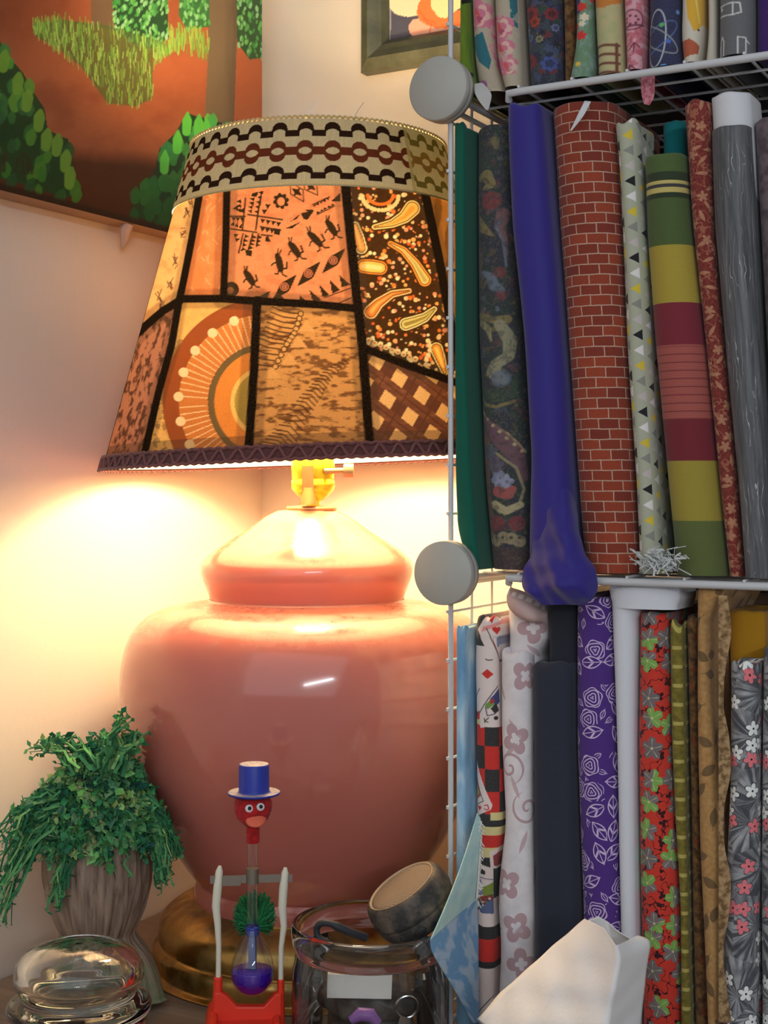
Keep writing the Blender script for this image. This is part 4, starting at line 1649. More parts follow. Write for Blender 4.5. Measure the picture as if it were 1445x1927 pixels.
def p_roses(g, U, V):
    bg = K(66, 40, 116)
    wl = K(176, 162, 200)
    x, y, r1, r2 = g.scatter(U, V, 1.75, 1.3, .6)
    r, t = g.polar(x, y)
    # rose: wavy rings
    Rr = .40 + (t * 5.0).sin() * .03
    ring = ((r * 46.0 + (t * 3.0).sin() * 1.4 + r1 * 6.0).sin() > .45) * (r < Rr)
    edge = (r - Rr).abs() < .02
    rose = ring.max(edge) * (r1 < .34)
    # leaf: outlined with veins
    fl = ((1.0 - (x / .46) * (x / .46)).max(0.0)) * .24
    out = ((y.abs() - fl).abs() < .026) * (x.abs() < .48)
    vein = ((y.abs() < .016) * (x.abs() < .5)).max((((y.abs() * 1.0 - x * .9) * 14.0).sin() > .72) * (y.abs() < fl) * (y.abs() > .03))
    leaf = out.max(vein) * (r1 > .34)
    x2, y2, q1, q2 = g.scatter(U, V, 1.0, 7.7, .8)
    fl2 = ((1.0 - (x2 / .36) * (x2 / .36)).max(0.0)) * .17
    out2 = (((y2.abs() - fl2).abs() < .03) * (x2.abs() < .38)).max((y2.abs() < .02) * (x2.abs() < .46)) * (q1 > .45)
    free = (r > .50)
    return g.mix(rose.max(leaf).max(out2 * free), bg, wl)


def p_leaves(g, U, V):
    red = K(172, 50, 40)
    n = g.noise(g.vec(U, V), 1.0, 2)
    x3, y3, b1, b2 = g.scatter(U, V, 1.3, 9.2, .9)
    m3, _, _ = flower_mask(g, x3, y3, .24, 3, .3)
    stem = (g.noise(g.vec(U + 7.0, V), .8, 2) - .5).abs() < .012
    c = g.mix((m3 * (b1 > .35)).max(stem), red, K(48, 18, 26))
    x, y, r1, r2 = g.scatter(U, V, 2.0, 2.4, .5)
    r, t = g.polar(x, y)
    lobes = (t * 2.5).cos().abs()
    R_ = (lobes ** .6) * .22 + .20 + (t * 15.0).sin() * .014
    m = r < R_
    half = g.mix((y + x * .4 + (r1 - .5) * .22) > 0.0, K(104, 98, 104), K(106, 148, 78))
    half = g.mix(r2 > .75, half, K(98, 92, 100))
    vein = (((t * 2.5).sin().abs() < .11) * (r < R_ * .85) * (r < .36)).max(r < .05)
    half = g.mix(vein * .8, half, K(180, 178, 140))
    return g.mix(m, c, half)


def p_olive(g, U, V):
    n = g.noise(g.vec(U * 2.0, V * 2.0), 1.0, 4)
    c = g.mix(g.ss(n, .35, .65), K(112, 104, 44), K(84, 78, 32))
    mark = (g.m('FLOORED_MODULO', V, 1.35) < .26) * ((U * 5.0 + 1.0).sin() > -.4)
    return g.mix(mark * .7, c, K(168, 160, 96))


def p_tan(g, U, V):
    n = g.noise(g.vec(U * 3.0, V * 3.0), 1.0, 4)
    c = g.mix(g.ss(n, .3, .7), K(158, 126, 84), K(136, 102, 62))
    x, y, r1, r2 = g.scatter(U, V, 2.0, 4.4, .9)
    leaf = (y.abs() < ((1.0 - (x / .36) * (x / .36)).max(0.0)) * .17) * (r1 > .15)
    stem = ((y + (x * 8.0).sin() * .02).abs() < .012) * (x.abs() < .48) * (r1 > .25)
    return g.mix(leaf.max(stem) * .85, c, K(84, 68, 48))


def p_browndark(g, U, V):
    n = g.noise(g.vec(U, V), 1.6, 5, .65)
    c = g.mix(g.ss(n, .40, .6), K(104, 76, 44), K(58, 40, 26))
    x, y, r1, r2 = g.scatter(U, V, 1.2, 8.4, .9)
    m, _, _ = flower_mask(g, x, y, .3, 5, .4)
    return g.mix(m * (r1 > .6) * .6, c, K(96, 40, 28))


def p_grey(g, U, V):
    x0, y0, q1, q2 = g.scatter(U, V, 3.4, 6.1, .8)
    r0, t0 = g.polar(x0, y0)
    ray_ = g.noise(g.vec(t0 * 6.0, r0 * 1.2, q1 * 9.0), 1.0, 3)
    n = g.noise(g.vec(U, V), .5, 2)
    c = g.mix(g.ss(ray_, .42, .58), K(70, 72, 82), K(142, 146, 156))
    c = g.mix(g.ss(n, .45, .62) * .6, c, K(54, 56, 66))
    x, y, r1, r2 = g.scatter(U, V, 1.45, 1.9, .75)
    m2, r, t = flower_mask(g, x, y, .44, 5, .42)
    m, _, _ = flower_mask(g, x, y, .38, 5, .42)
    fc = g.mix(r1 > .66, K(206, 208, 214), K(196, 106, 118))
    fc = g.mix(r < .055, fc, K(40, 36, 40))
    c = g.mix(m2 * (r2 > .25) * .8, c, K(50, 50, 56))
    return g.mix(m * (r2 > .25), c, fc)


def p_cloud(g, U, V):
    n = g.noise(g.vec(U * .45, V * .20), 1.0, 4, .5, .5)
    return g.ramp(n, [(.32, K(92, 136, 178)), (.5, K(124, 164, 200)), (.66, K(176, 196, 214))])


def p_mauve(g, U, V):
    n = g.noise(g.vec(U, V), .8, 2)
    c = g.mix(g.ss(n, .3, .7), K(196, 194, 206), K(182, 180, 192))
    x, y, r1, r2 = g.scatter(U, V, 3.6, 5.2, .8)
    m, r, t = flower_mask(g, x, y, .34, 4, .55)
    m2, _, _ = flower_mask(g, x, y, .14, 4, .5)
    swirl = ((r * 26.0 + t * 1.0).sin() > .72) * (r < .36)
    x2, y2, q1, q2 = g.scatter(U, V, 2.2, 8.2, .8)
    leaf = (y2.abs() < ((1.0 - (x2 / .42) * (x2 / .42)).max(0.0)) * .08) * (q1 > .4)
    mk = g.mix(r1 > .55, m - m * m2, swirl)
    c = g.mix(leaf * .8, c, K(160, 136, 148))
    return g.mix(S(g, mk.so) * 1.0, c, K(158, 134, 146))


def p_dkmaroon(g, U, V):
    n = g.noise(g.vec(U, V), 1.2, 4)
    return g.mix(g.ss(n, .4, .6), K(66, 56, 66), K(92, 82, 92))


def p_bamboo(g, U, V):
    n = g.noise(g.vec(U * 1.2, V * .25), 1.0, 4)
    c = g.mix(g.ss(n, .3, .7), K(96, 124, 34), K(66, 92, 26))
    x, y, r1, r2 = g.scatter(U, V, 1.8, 2.0, .7, .12)
    m = (y.abs() < .09) * (x.abs() < .34) * (r1 > .3)
    return g.mix(m, c, K(20, 22, 14))


# ------------------------------------------------------------------ printed cloths with measured motifs
def paint_navyfloral(X, Y):
    p = Paint(X, Y, K(30, 32, 52))
    p.a((fbm(X / 7, Y / 7, 3) > .55) * 1., K(46, 60, 66), .7)
    r = random.Random(3)
    for _ in range(700):
        x, y = r.uniform(970, 1090), r.uniform(-560, 230)
        c = r.choice([(34, 54, 44), (60, 54, 50), (52, 62, 92), (40, 44, 80), (84, 34, 42), (74, 70, 58), (20, 22, 36)])
        p.flower(x, y, r.uniform(4, 9), 5, K(*c), r.random(), .5)
    for x, y, s, c in [(1012, 20, 17, (120, 30, 36)), (1050, 24, 13, (104, 28, 40)), (1006, 108, 17, (112, 26, 34)), (1046, 118, 15, (52, 66, 128)), (1000, 50, 9, (110, 118, 150)), (1056, 50, 8, (86, 92, 130)), (1022, 36, 10, (140, 50, 34)), (998, 152, 10, (110, 30, 40)), (1030, 70, 7, (116, 110, 84)), (1012, 64, 7, (80, 92, 130))] + [(r.uniform(985, 1070), r.uniform(-560, 0), r.uniform(9, 16), r.choice([(120, 30, 36), (52, 66, 128), (100, 104, 130)])) for _ in range(40)]:
        p.flower(x, y, s, 7, K(*c), .3, .3)
        p.flower(x, y, s * .55, 5, K(c[0] * .6, c[1] * .6, c[2] * .6), .1, .3)
    return p.c


def paint_pinkroses(X, Y):
    p = Paint(X, Y, K(150, 142, 130))
    p.poly([(888, 46), (905, 60), (925, 56), (940, 110), (936, 128), (918, 110), (900, 74)], K(26, 88, 104))
    p.poly([(975, -20), (990, -20), (990, 48), (978, 44)], K(26, 88, 104))
    pk, pk2, pl = K(172, 98, 124), K(146, 62, 92), K(188, 152, 150)
    for x, y, s in [(914, 22, 30), (958, 46, 26), (960, 88, 24), (968, 120, 20), (920, -60, 34), (958, -40, 22), (930, -150, 34), (960, -220, 30), (910, -300, 30), (950, -380, 34), (920, -460, 30)]:
        p.flower(x, y, s, 5, pk, .4, .22)
        p.flower(x + 3, y + 2, s * .72, 5, pl, 1.1, .3)
        p.flower(x - 2, y + 1, s * .6, 4, pk, .2, .3)
        p.taper([(x - s * .1, y - s * .4), (x, y), (x + s * .2, y + s * .5)], [2, s * .16, 2], K(176, 70, 70))
        p.flower(x + 5, y + 8, s * .2, 3, pk2)
    p.a((fbm(X / 16, Y / 16, 8) > .62) * 1., K(164, 158, 146), .5)
    p.disc(922, 156, 10, K(130, 72, 130))
    return p.c


def paint_folk(X, Y):
    p = Paint(X, Y, K(86, 116, 92))
    p.a((fbm(X / 8, Y / 10, 6) - .45) * 3, K(118, 142, 150), .8)
    p.poly([(1082, -40), (1106, -40), (1104, 20), (1084, 30)], K(40, 36, 84))
    r = random.Random(9)
    for x, y, s, c in [(1088, 24, 9, (168, 40, 36)), (1106, 10, 9, (168, 40, 36)), (1104, 64, 9, (176, 36, 34)), (1092, 46, 9, (166, 44, 40)), (1074, 142, 9, (168, 36, 40)), (1096, 118, 5, (190, 160, 50)), (1110, 30, 8, (186, 178, 160)), (1106, 42, 6, (186, 178, 160))] + [(r.uniform(1070, 1125), r.uniform(-560, 0), r.uniform(5, 10), r.choice([(168, 40, 36), (186, 178, 160), (60, 110, 60), (190, 160, 50)])) for _ in range(60)]:
        p.flower(x, y, s, 6, K(*c), r.random(), .35)
    return p.c


def paint_ladders(X, Y):
    p = Paint(X, Y, K(158, 152, 116))
    p.a((fbm(X / 14, Y / 14, 2) - .5) * 3, K(134, 146, 110), .7)
    p.poly([(1118, -20), (1182, -20), (1176, 4), (1150, 10), (1122, 4)], K(168, 104, 40))
    br = K(92, 48, 36)
    for y0 in (82, -130, -330, -520):
        for k in range(5):
            y = y0 + k * 17
            p.line([(1130, y + 1), (1148, y), (1172, y + 3)], 5, br, 2)
        p.line([(1134, y0), (1132, y0 + 72)], 5, br, 2)
        p.line([(1168, y0), (1168, y0 + 72)], 5, br, 2)
        p.poly([(1120, y0 - 80), (1150, y0 - 70), (1180, y0 - 86), (1180, y0 - 110), (1120, y0 - 110)], K(168, 104, 40), .8)
    return p.c


def paint_pink(X, Y):
    p = Paint(X, Y, K(168, 96, 112))
    p.a((fbm(X / 9, Y / 9, 4) > .52) * 1., K(182, 140, 156), .9)
    p.a((fbm(X / 8, Y / 12, 14) > .60) * 1., K(150, 66, 86), .7)
    dkp = K(92, 40, 60)
    for x, y in [(1202, 34), (1200, -170), (1204, -380)]:
        p.disc(x, y, 20, dkp)
        p.disc(x, y, 17.5, K(176, 120, 140))
        for k in range(7):
            a = k * .9
            p.disc(x + 10 * math.cos(a), y + 8 * math.sin(a), 2.4, dkp)
        p.line([(x - 22, y + 12), (x + 22, y + 10)], 4, dkp, 2)
    for x, y in [(1198, 124), (1206, 84), (1196, -60)]:
        p.line([(x - 8, y + 6), (x, y - 6), (x + 8, y + 2)], 2.4, dkp)
        p.line([(x, y - 6), (x - 1, y + 10)], 2, dkp)
    return p.c


def paint_atoms(X, Y):
    p = Paint(X, Y, K(32, 36, 70))
    p.a((fbm(X / 12, Y / 12, 4) - .5) * 2, K(40, 46, 88), .7)
    wl, bl = K(164, 172, 186), K(78, 96, 150)
    for cx_, cy_ in [(1248, 68), (1262, -190), (1240, -420)]:
        for ang, col in ((.08, wl), (.85, bl), (-.85, K(130, 138, 150))):
            pts = []
            for k in range(33):
                a = k / 32 * 2 * math.pi
                ex, ey = 16 * math.cos(a), 54 * math.sin(a) * (.8 if ang != .08 else 1)
                pts.append((cx_ + ex * math.cos(ang) - ey * math.sin(ang), cy_ + ex * math.sin(ang) + ey * math.cos(ang)))
            p.line(pts, 2.1, col, 1.2, .85)
        p.disc(cx_ + 10, cy_ - 24, 4, K(70, 150, 90))
        p.disc(cx_ - 18, cy_ + 4, 3.6, K(140, 140, 90))
        p.disc(cx_ + 20, cy_ + 8, 4, K(60, 90, 170))
    for x, y, s in [(1244, 160, 7), (1259, 124, 5.5), (1230, 142, 3), (1284, 20, 4), (1236, -60, 6)]:
        p.disc(x, y, s, K(84, 128, 190))
    p.poly([(1280, 152), (1292, 158), (1284, 172), (1270, 172)], K(110, 150, 60))
    return p.c


def paint_bird(X, Y):
    p = Paint(X, Y, K(176, 172, 166))
    for y0 in (0, -210, -420):
        p.poly([(1306, y0 - 20), (1340, y0 - 20), (1338, y0 + 40), (1316, y0 + 58), (1308, y0 + 30)], K(186, 146, 44))
        p.line([(1320, y0 - 10), (1326, y0 + 40)], 3, K(206, 180, 96), 2)
        p.poly([(1284, y0 + 72), (1310, y0 + 70), (1328, y0 + 84), (1326, y0 + 98), (1304, y0 + 104), (1284, y0 + 98)], K(150, 74, 48))
        p.disc(1324, y0 + 54, 2.5, K(40, 36, 40))
    return p.c


def paint_rocket(X, Y):
    p = Paint(X, Y, K(82, 84, 92))
    p.a((fbm(X / 3, Y / 3, 4) - .5) * 1.0, K(98, 100, 108), .5)
    wl = K(176, 180, 186)
    for y0 in (0, -230, -450):
        p.line([(1358, y0 + 4), (1390, y0 + 2), (1401, y0 + 4), (1403, y0 + 22), (1392, y0 + 25), (1360, y0 + 22)], 2.4, wl)
        p.line([(1391, y0 + 3), (1391, y0 + 24)], 2.2, wl)
        p.disc(1370, y0 + 10, 3, wl)
        p.line([(1369, y0 + 112), (1368, y0 + 72), (1372, y0 + 62), (1376, y0 + 72), (1375, y0 + 112), (1369, y0 + 112)], 2.2, wl)
        p.line([(1364, y0 + 112), (1366, y0 + 78)], 1.6, wl)
        p.line([(1398, y0 + 104), (1398, y0 + 68), (1410, y0 + 70), (1410, y0 + 106), (1398, y0 + 104)], 2.2, wl)
        p.line([(1410, y0 + 74), (1416, y0 + 80)], 2, wl)
    return p.c


def paint_paisley(X, Y):
    p = Paint(X, Y, K(36, 38, 50))
    p.a((fbm(X / 22, Y / 30, 4) > .50) * 1., K(30, 46, 42), .8)
    gold, red, blu, lil = K(104, 94, 62), K(98, 42, 48), K(80, 92, 110), K(98, 70, 76)
    r = random.Random(31)
    for _ in range(150):
        x, y = r.uniform(895, 1015), r.uniform(235, 1060)
        c = r.choice([(70, 62, 48), (74, 44, 50), (58, 68, 84), (44, 58, 50), (84, 76, 56)])
        a = r.uniform(0, 6.28)
        L = r.uniform(5, 13)
        p.taper([(x, y), (x + L * math.cos(a), y + L * math.sin(a)), (x + L * 1.7 * math.cos(a + .7), y + L * 1.7 * math.sin(a + .7))], [r.uniform(2.5, 5), r.uniform(2, 4), .8], K(*c), 2, .75)
    for _ in range(70):
        p.flower(r.uniform(895, 1015), r.uniform(235, 1060), r.uniform(3, 7), 5, K(*r.choice([(92, 60, 62), (80, 88, 104), (96, 88, 60)])), r.random(), .5, .7)
    p.taper([(918, 330), (930, 326), (938, 345), (925, 352)], [8, 10, 8, 3], gold)
    p.line([(915, 340), (925, 332), (934, 340)], 3, K(52, 56, 38), 2)
    p.taper([(944, 262), (946, 276)], [7, 4], gold, 3, .7)
    p.disc(938, 376, 17, red, 4)
    p.taper([(903, 366), (905, 400), (902, 420)], [8, 6, 2], gold, 2, .8)
    p.taper([(915, 405), (922, 425), (942, 442)], [3, 9, 2], gold, 2)
    p.taper([(958, 402), (952, 425), (960, 450), (962, 480)], [12, 8, 5, 3], lil, 4)
    p.line([(955, 410), (946, 426), (958, 455), (963, 500)], 4, blu, 2)
    p.taper([(912, 465), (915, 490), (908, 520), (906, 560)], [7, 9, 6, 3], lil, 3, .8)
    p.taper([(924, 510), (940, 520), (944, 536), (956, 545)], [4, 8, 9, 6], blu, 3)
    p.disc(954, 512, 10, red, 5, .8)
    p.disc(956, 556, 9, red, 5, .8)
    p.taper([(908, 590), (925, 592), (945, 602), (966, 600)], [4, 7, 6, 8], gold, 2)
    p.taper([(920, 605), (935, 615), (942, 640)], [7, 6, 2], K(120, 116, 88), 2)
    p.taper([(955, 610), (972, 640), (970, 670), (950, 685), (945, 700), (962, 715)], [9, 12, 9, 10, 12, 8], K(118, 116, 96), 3)
    p.disc(958, 712, 16, blu, 5, .8)
    p.line([(918, 745), (930, 760), (952, 765), (980, 755)], 6, gold, 2)
    p.a(p.inpoly([(918, 730), (930, 750), (960, 758), (985, 745), (985, 700), (970, 730)]), K(40, 62, 44), .6)
    p.line([(912, 766), (940, 795), (970, 815), (1000, 850)], 4, K(146, 128, 96), 2)
    p.taper([(914, 775), (945, 810), (985, 855), (1000, 900)], [3, 14, 15, 6], K(92, 62, 76), 4, .9)
    for k in range(7):
        p.disc(922 + k * 12, 776 + k * 12, 3.4, K(150, 134, 104))
    p.a(p.inpoly([(912, 790), (940, 830), (938, 900), (950, 1010), (920, 1020)]), K(104, 66, 60), .8)
    p.line([(950, 850), (985, 880), (998, 920), (990, 950), (960, 965), (942, 945)], 5, K(120, 112, 90), 2)
    for x, y, c in [(938, 850, (70, 74, 92)), (950, 875, (78, 70, 92)), (958, 902, (104, 112, 140)), (966, 908, (120, 124, 152))]:
        p.flower(x, y, 17, 6, K(*c), .2, .3)
    p.taper([(955, 925), (972, 930), (980, 920)], [10, 10, 6], K(130, 66, 66), 2)
    p.taper([(950, 950), (970, 962), (992, 950)], [8, 7, 6], K(142, 134, 108), 2)
    p.disc(955, 985, 14, red, 3)
    p.disc(988, 985, 14, red, 3)
    for k in range(5):
        p.disc(940 + k * 13, 1015 + 4 * math.sin(k * 2), 11, K(120, 110, 90), 2)
        p.disc(940 + k * 13, 1012, 3, K(50, 50, 46), 2)
    p.a((Y > 1032) * 1., K(58, 40, 44), .8)
    p.a(np.clip((fbm(X / 6, Y / 6, 77) - .50) * 7, 0, 1), K(34, 36, 46), .5)
    p.a(np.clip((fbm(X / 3, Y / 3, 78) - .56) * 7, 0, 1), K(96, 90, 72), .35)
    return p.c


def paint_cards(X, Y):
    red, blk, wht, cre = K(176, 36, 30), K(36, 36, 38), K(196, 186, 190), K(186, 178, 130)
    p = Paint(X, Y, wht)
    # chequered ground below
    p.a((Y > 1342) * 1., blk)
    q = (((X - 896) // 25).astype(int) + ((Y - 1320) // 43).astype(int)) % 2
    p.a((Y > 1342) * (Y < 1534) * (q == 1), red)
    p.poly([(870, 1150), (1000, 1150), (1000, 1216), (880, 1216)], blk)
    # folded ace at the top
    p.poly([(908, 1186), (926, 1160), (960, 1158), (960, 1196), (938, 1246)], wht)
    p.poly([(920, 1180), (960, 1164), (958, 1172), (916, 1190)], K(196, 130, 130))

    def heart(x, y, s, c=red):
        p.disc(x - s * .45, y - s * .25, s * .55, c)
        p.disc(x + s * .45, y - s * .25, s * .55, c)
        p.poly([(x - s * .98, y - s * .05), (x + s * .98, y - s * .05), (x, y + s * 1.15)], c)

    def diamond(x, y, a, b):
        p.poly([(x - a, y), (x, y - b), (x + a, y), (x, y + b)], red)
    heart(933, 1169, 4)
    heart(941, 1186, 7.5)
    p.line([(925, 1183), (952, 1250)], 1.6, K(60, 50, 60), 1)
    p.poly([(934, 1199), (950, 1240), (946, 1232), (938, 1214)], K(150, 50, 60))
    p.taper([(948, 1204), (946, 1216)], [6, 3], K(110, 120, 150))
    # five of diamonds
    diamond(899, 1230, 3, 8)
    diamond(927, 1269, 9.5, 9.5)
    p.line([(925, 1241), (928, 1243), (935, 1242)], 2.0, blk)
    p.line([(896, 1320), (912, 1298)], 2.0, K(80, 76, 90), 1.5)
    p.poly([(898, 1362), (908, 1340), (936, 1300), (960, 1290), (960, 1370), (920, 1370)], wht)
    p.poly([(895, 1360), (911, 1338), (911, 1366), (896, 1366)], red)
    p.poly([(894, 1358), (912, 1356), (914, 1366), (894, 1366)], cre)
    p.line([(911, 1344), (936, 1302), (944, 1292)], 2.2, K(90, 90, 100), 1)
    p.poly([(930, 1316), (946, 1296), (948, 1322), (936, 1332)], K(50, 56, 110))
    p.poly([(922, 1328), (932, 1316), (938, 1326), (926, 1336)], K(96, 130, 60))
    p.poly([(930, 1318), (936, 1314), (938, 1322), (930, 1326)], K(140, 46, 50))
    p.line([(923, 1332), (926, 1348), (938, 1344)], 2, K(60, 60, 100), 1)
    diamond(938, 1334, 1, 1)
    p.poly([(931, 1334), (940, 1324), (946, 1338), (938, 1344)], blk)
    p.disc(940, 1352, 4, blk)
    # K
    p.line([(921, 1353), (922, 1362)], 1.9, blk, 1)
    p.line([(928, 1352), (922, 1358), (930, 1361)], 1.9, blk, 1)
    p.poly([(911, 1364), (938, 1358), (938, 1366), (913, 1372)], wht)
    # jack of hearts tilted
    p.poly([(896, 1434), (902, 1440), (934, 1516), (932, 1524), (898, 1544), (880, 1540)], wht)
    p.poly([(897, 1466), (902, 1470), (914, 1500), (897, 1512)], K(150, 70, 60))
    p.poly([(898, 1478), (908, 1496), (898, 1506)], K(140, 150, 90))
    p.line([(898, 1468), (918, 1510), (899, 1520)], 1.6, K(60, 50, 60), 1)
    heart(909, 1524, 5)
    p.line([(920, 1518), (926, 1516), (928, 1523), (924, 1526), (920, 1524)], 2.1, red, 1)
    # stripes under it
    p.a((Y > 1530) * (X > 931) * (Y < 1545), cre)
    p.a((Y > 1545) * (Y < 1557), blk)
    p.a((Y > 1557) * (Y < 1574), cre)
    p.a((Y > 1574) * (Y < 1597), red)
    p.a((Y > 1597) * (Y < 1616), cre)
    p.a((Y > 1616) * (Y < 1640), blk)
    p.poly([(930, 1604), (962, 1590), (962, 1640), (932, 1636)], wht)
    p.poly([(936, 1612), (962, 1598), (962, 1634), (938, 1632)], K(130, 50, 56))
    # spade king
    p.poly([(880, 1622), (900, 1624), (937, 1636), (940, 1752), (900, 1740), (880, 1720)], wht)
    p.disc(919, 1645, 4.4, blk)
    p.poly([(914.5, 1643), (919, 1635), (923.5, 1643)], blk)
    p.line([(919, 1645), (919, 1651)], 2, blk)
    p.line([(903, 1638), (908, 1640), (907, 1646), (902, 1645)], 2, K(70, 90, 110), 1)
    p.line([(902, 1652), (938, 1658)], 1.6, K(70, 80, 120), 1)
    p.poly([(900, 1660), (916, 1658), (920, 1686), (902, 1690)], K(120, 124, 160))
    p.poly([(918, 1672), (938, 1662), (938, 1682), (920, 1692)], K(110, 130, 50))
    p.poly([(912, 1690), (938, 1684), (938, 1700), (916, 1698)], K(120, 50, 40))
    p.poly([(908, 1704), (938, 1696), (938, 1722), (914, 1720)], K(76, 90, 130))
    for _k in range(14):
        p.disc(903 + (_k * 37 % 34), 1664 + (_k * 53 % 56), 2.4, K(*[(40, 50, 100), (180, 180, 190), (120, 40, 46), (60, 100, 60)][_k % 4]))
    p.line([(898, 1670), (916, 1704)], 3.5, blk)
    p.a((Y > 1746) * (Y < 1770) * 1., blk)
    p.a((Y > 1770) * (Y < 1812), red)
    p.a((Y > 1812) * (Y < 1824), blk)
    p.a((Y > 1824) * 1., wht)
    p.poly([(870, 1776), (902, 1800), (906, 1822), (870, 1830)], wht, .9)
    diamond(905, 1870, 8, 9.5)
    p.line([(904, 1920), (930, 1882), (938, 1876)], 1.8, K(70, 60, 70), 1)
    p.a((Y > 1940) * (((X - 896) // 25).astype(int) + ((Y - 1940) // 43).astype(int)) % 2, red)
    return p.c


def P_(name): return None if DRY[0] else printed(name)
def F_(*a, **k): return None if DRY[0] else fabric(*a, **k)
def PL(*a, **k): return None if DRY[0] else plain(*a, **k)


def stock_shelf():
    # ---- top shelf (seen from below the shelf line up to the frame's edge)
    T = 'top'
    UPY = -520
    b = bolt('lime green bolt with black bamboo marks beside the upper left connector', [(UPY, 850, 884), (0, 853, 891), (100, 862, 897), (185, 884, 906)], T, F_('bamboo_cotton', p_bamboo), .004, nr=80, wr=.0007, seed=2)
    child_sheet('loose_end', b, [[on_y(893, 158, PY_ - .002), on_y(908, 156, PY_ - .002)], [on_y(894, 176, PY_ - .008), on_y(924, 176, PY_ - .007)], [on_y(904, 194, PY_ - .009), on_y(922, 196, PY_ - .007)], [on_y(914, 206, PY_ - .008), on_y(918, 208, PY_ - .007)]], PL('pale_selvedge', (.50, .48, .46, 1), .85))
    b = bolt('teal and cream bolt printed with big pink roses on the top shelf', [(UPY, 886, 940), (0, 890, 946), (100, 894, 952), (190, 908, 965)], T, P_('rose_print'), .006, nf=70, nr=360, wr=.0012, paint=paint_pinkroses, seed=3)
    b2 = bolt('narrow pink rose bolt between the teal rose bolt and dark floral bolt', [(UPY, 918, 990), (0, 934, 994), (100, 938, 994), (150, 950, 992), (190, 960, 990)], T, P_('pink_rose_print'), .001, nf=70, nr=360, wr=.0014, paint=paint_pinkroses, seed=4, D=.09)
    bolt('dark navy bolt with small red and blue flowers on the top shelf', [(UPY, 970, 1044), (0, 990, 1066), (190, 1000, 1066)], T, P_('navy_floral_print'), .008, nf=80, nr=380, paint=paint_navyfloral, seed=5)
    bolt('thin dark brown bolt beside the navy floral one on the top shelf', [(UPY, 1040, 1066), (0, 1062, 1088), (190, 1064, 1084)], T, F_('dark_brown_cotton', p_browndark), .012, seed=6)
    b = bolt('green folk print bolt with red flowers whose end is pinched above the wire', [(UPY, 1064, 1112), (0, 1085, 1124), (70, 1086, 1124), (110, 1081, 1122), (150, 1074, 1112), (190, 1076, 1110)], T, P_('folk_print'), .004, nf=60, nr=380, wr=.0014, paint=paint_folk, seed=7)
    bolt('cream bolt with brown ladder rungs on the top shelf', [(UPY, 1100, 1160), (0, 1122, 1180), (190, 1130, 1182)], T, P_('ladder_print'), .006, nf=64, nr=360, paint=paint_ladders, seed=8)
    b = bolt('pink mottled bolt with a drooping end on the top shelf', [(UPY, 1152, 1204), (0, 1176, 1226), (130, 1180, 1224), (190, 1184, 1226)], T, P_('pink_print'), .003, nf=60, nr=360, wr=.0013, paint=paint_pink, seed=9)
    child_sheet('loose_end', b, [[on_y(1206, 140, PY_ + .014), on_y(1232, 138, PY_ + .014)], [on_y(1206, 164, PY_ + .014), on_y(1232, 164, PY_ + .015)], [on_y(1208, 182, PY_ + .014), on_y(1230, 184, PY_ + .016)], [on_y(1212, 196, PY_ + .015), on_y(1222, 198, PY_ + .016)]], F_('pink_cotton', lambda g, U, V: g.mix(g.ss(g.noise(g.vec(U, V), 3.0, 3), .42, .6), K(150, 78, 96), K(176, 122, 138))))
    bolt('dark blue bolt printed with white atom orbits on the top shelf', [(UPY, 1200, 1266), (0, 1224, 1290), (130, 1222, 1290), (190, 1222, 1288)], T, P_('atom_print'), .006, nf=76, nr=380, paint=paint_atoms, seed=10)
    bolt('white bolt with yellow and rust shapes right of the atom print', [(UPY, 1266, 1318), (0, 1288, 1338), (60, 1286, 1334), (120, 1292, 1338), (190, 1294, 1346)], T, P_('bird_print'), .006, nf=60, nr=340, wr=.0016, paint=paint_bird, seed=11)
    bolt('crumpled off white bolt squeezed beside the grey rocket print', [(UPY, 1312, 1350), (0, 1334, 1366), (70, 1334, 1364), (110, 1328, 1362), (190, 1338, 1366)], T, F_('off_white_lining', solid(K(166, 162, 156))), .010, wr=.0018, seed=12)
    bolt('charcoal bolt with white outlined rocket shapes on the top shelf', [(UPY, 1336, 1406), (0, 1358, 1424), (190, 1356, 1424)], T, P_('rocket_print'), .004, nf=76, nr=380, paint=paint_rocket, seed=13)
    bolt('deep violet bolt at the far right of the top shelf', [(UPY, 1408, 1462), (0, 1428, 1482), (190, 1428, 1482)], T, F_('violet_cotton', solid(K(56, 30, 96))), .014, seed=14)

    # ---- middle shelf
    M = 'mid'
    bolt('dark green plain bolt against the left post of the shelf', [(237, 857, 904), (500, 857, 908), (900, 860, 920), (1010, 864, 926), (1070, 890, 936), (1090, 905, 940)], M, F_('bottle_green_cotton', solid(K(10, 78, 66))), -.003, nr=80, wr=.0005, seed=21, cap='soft', capjit=.006, p=.7, kf=.6)
    bolt('dark navy paisley bolt between the green and royal blue bolts', [(238, 900, 968), (420, 900, 970), (640, 902, 985), (900, 914, 1008), (1040, 926, 1010), (1090, 932, 1008)], M, P_('paisley_print'), .010, nf=110, nr=620, paint=paint_paisley, seed=22, wr=.0007)
    b = bolt('royal blue bolt with its loose end bunched over the middle wire', [(196, 961, 1036), (240, 961, 1044), (420, 966, 1052), (640, 988, 1082), (860, 1004, 1096), (960, 1000, 1104), (1040, 998, 1112), (1090, 1000, 1118)], M, F_('royal_blue_satin', solid(K(44, 36, 132, .82), .2), .55, .3), -.004, nr=110, wr=.0018, wu=60, wv=26, seed=23, cap='soft', capjit=.004, p=.85)


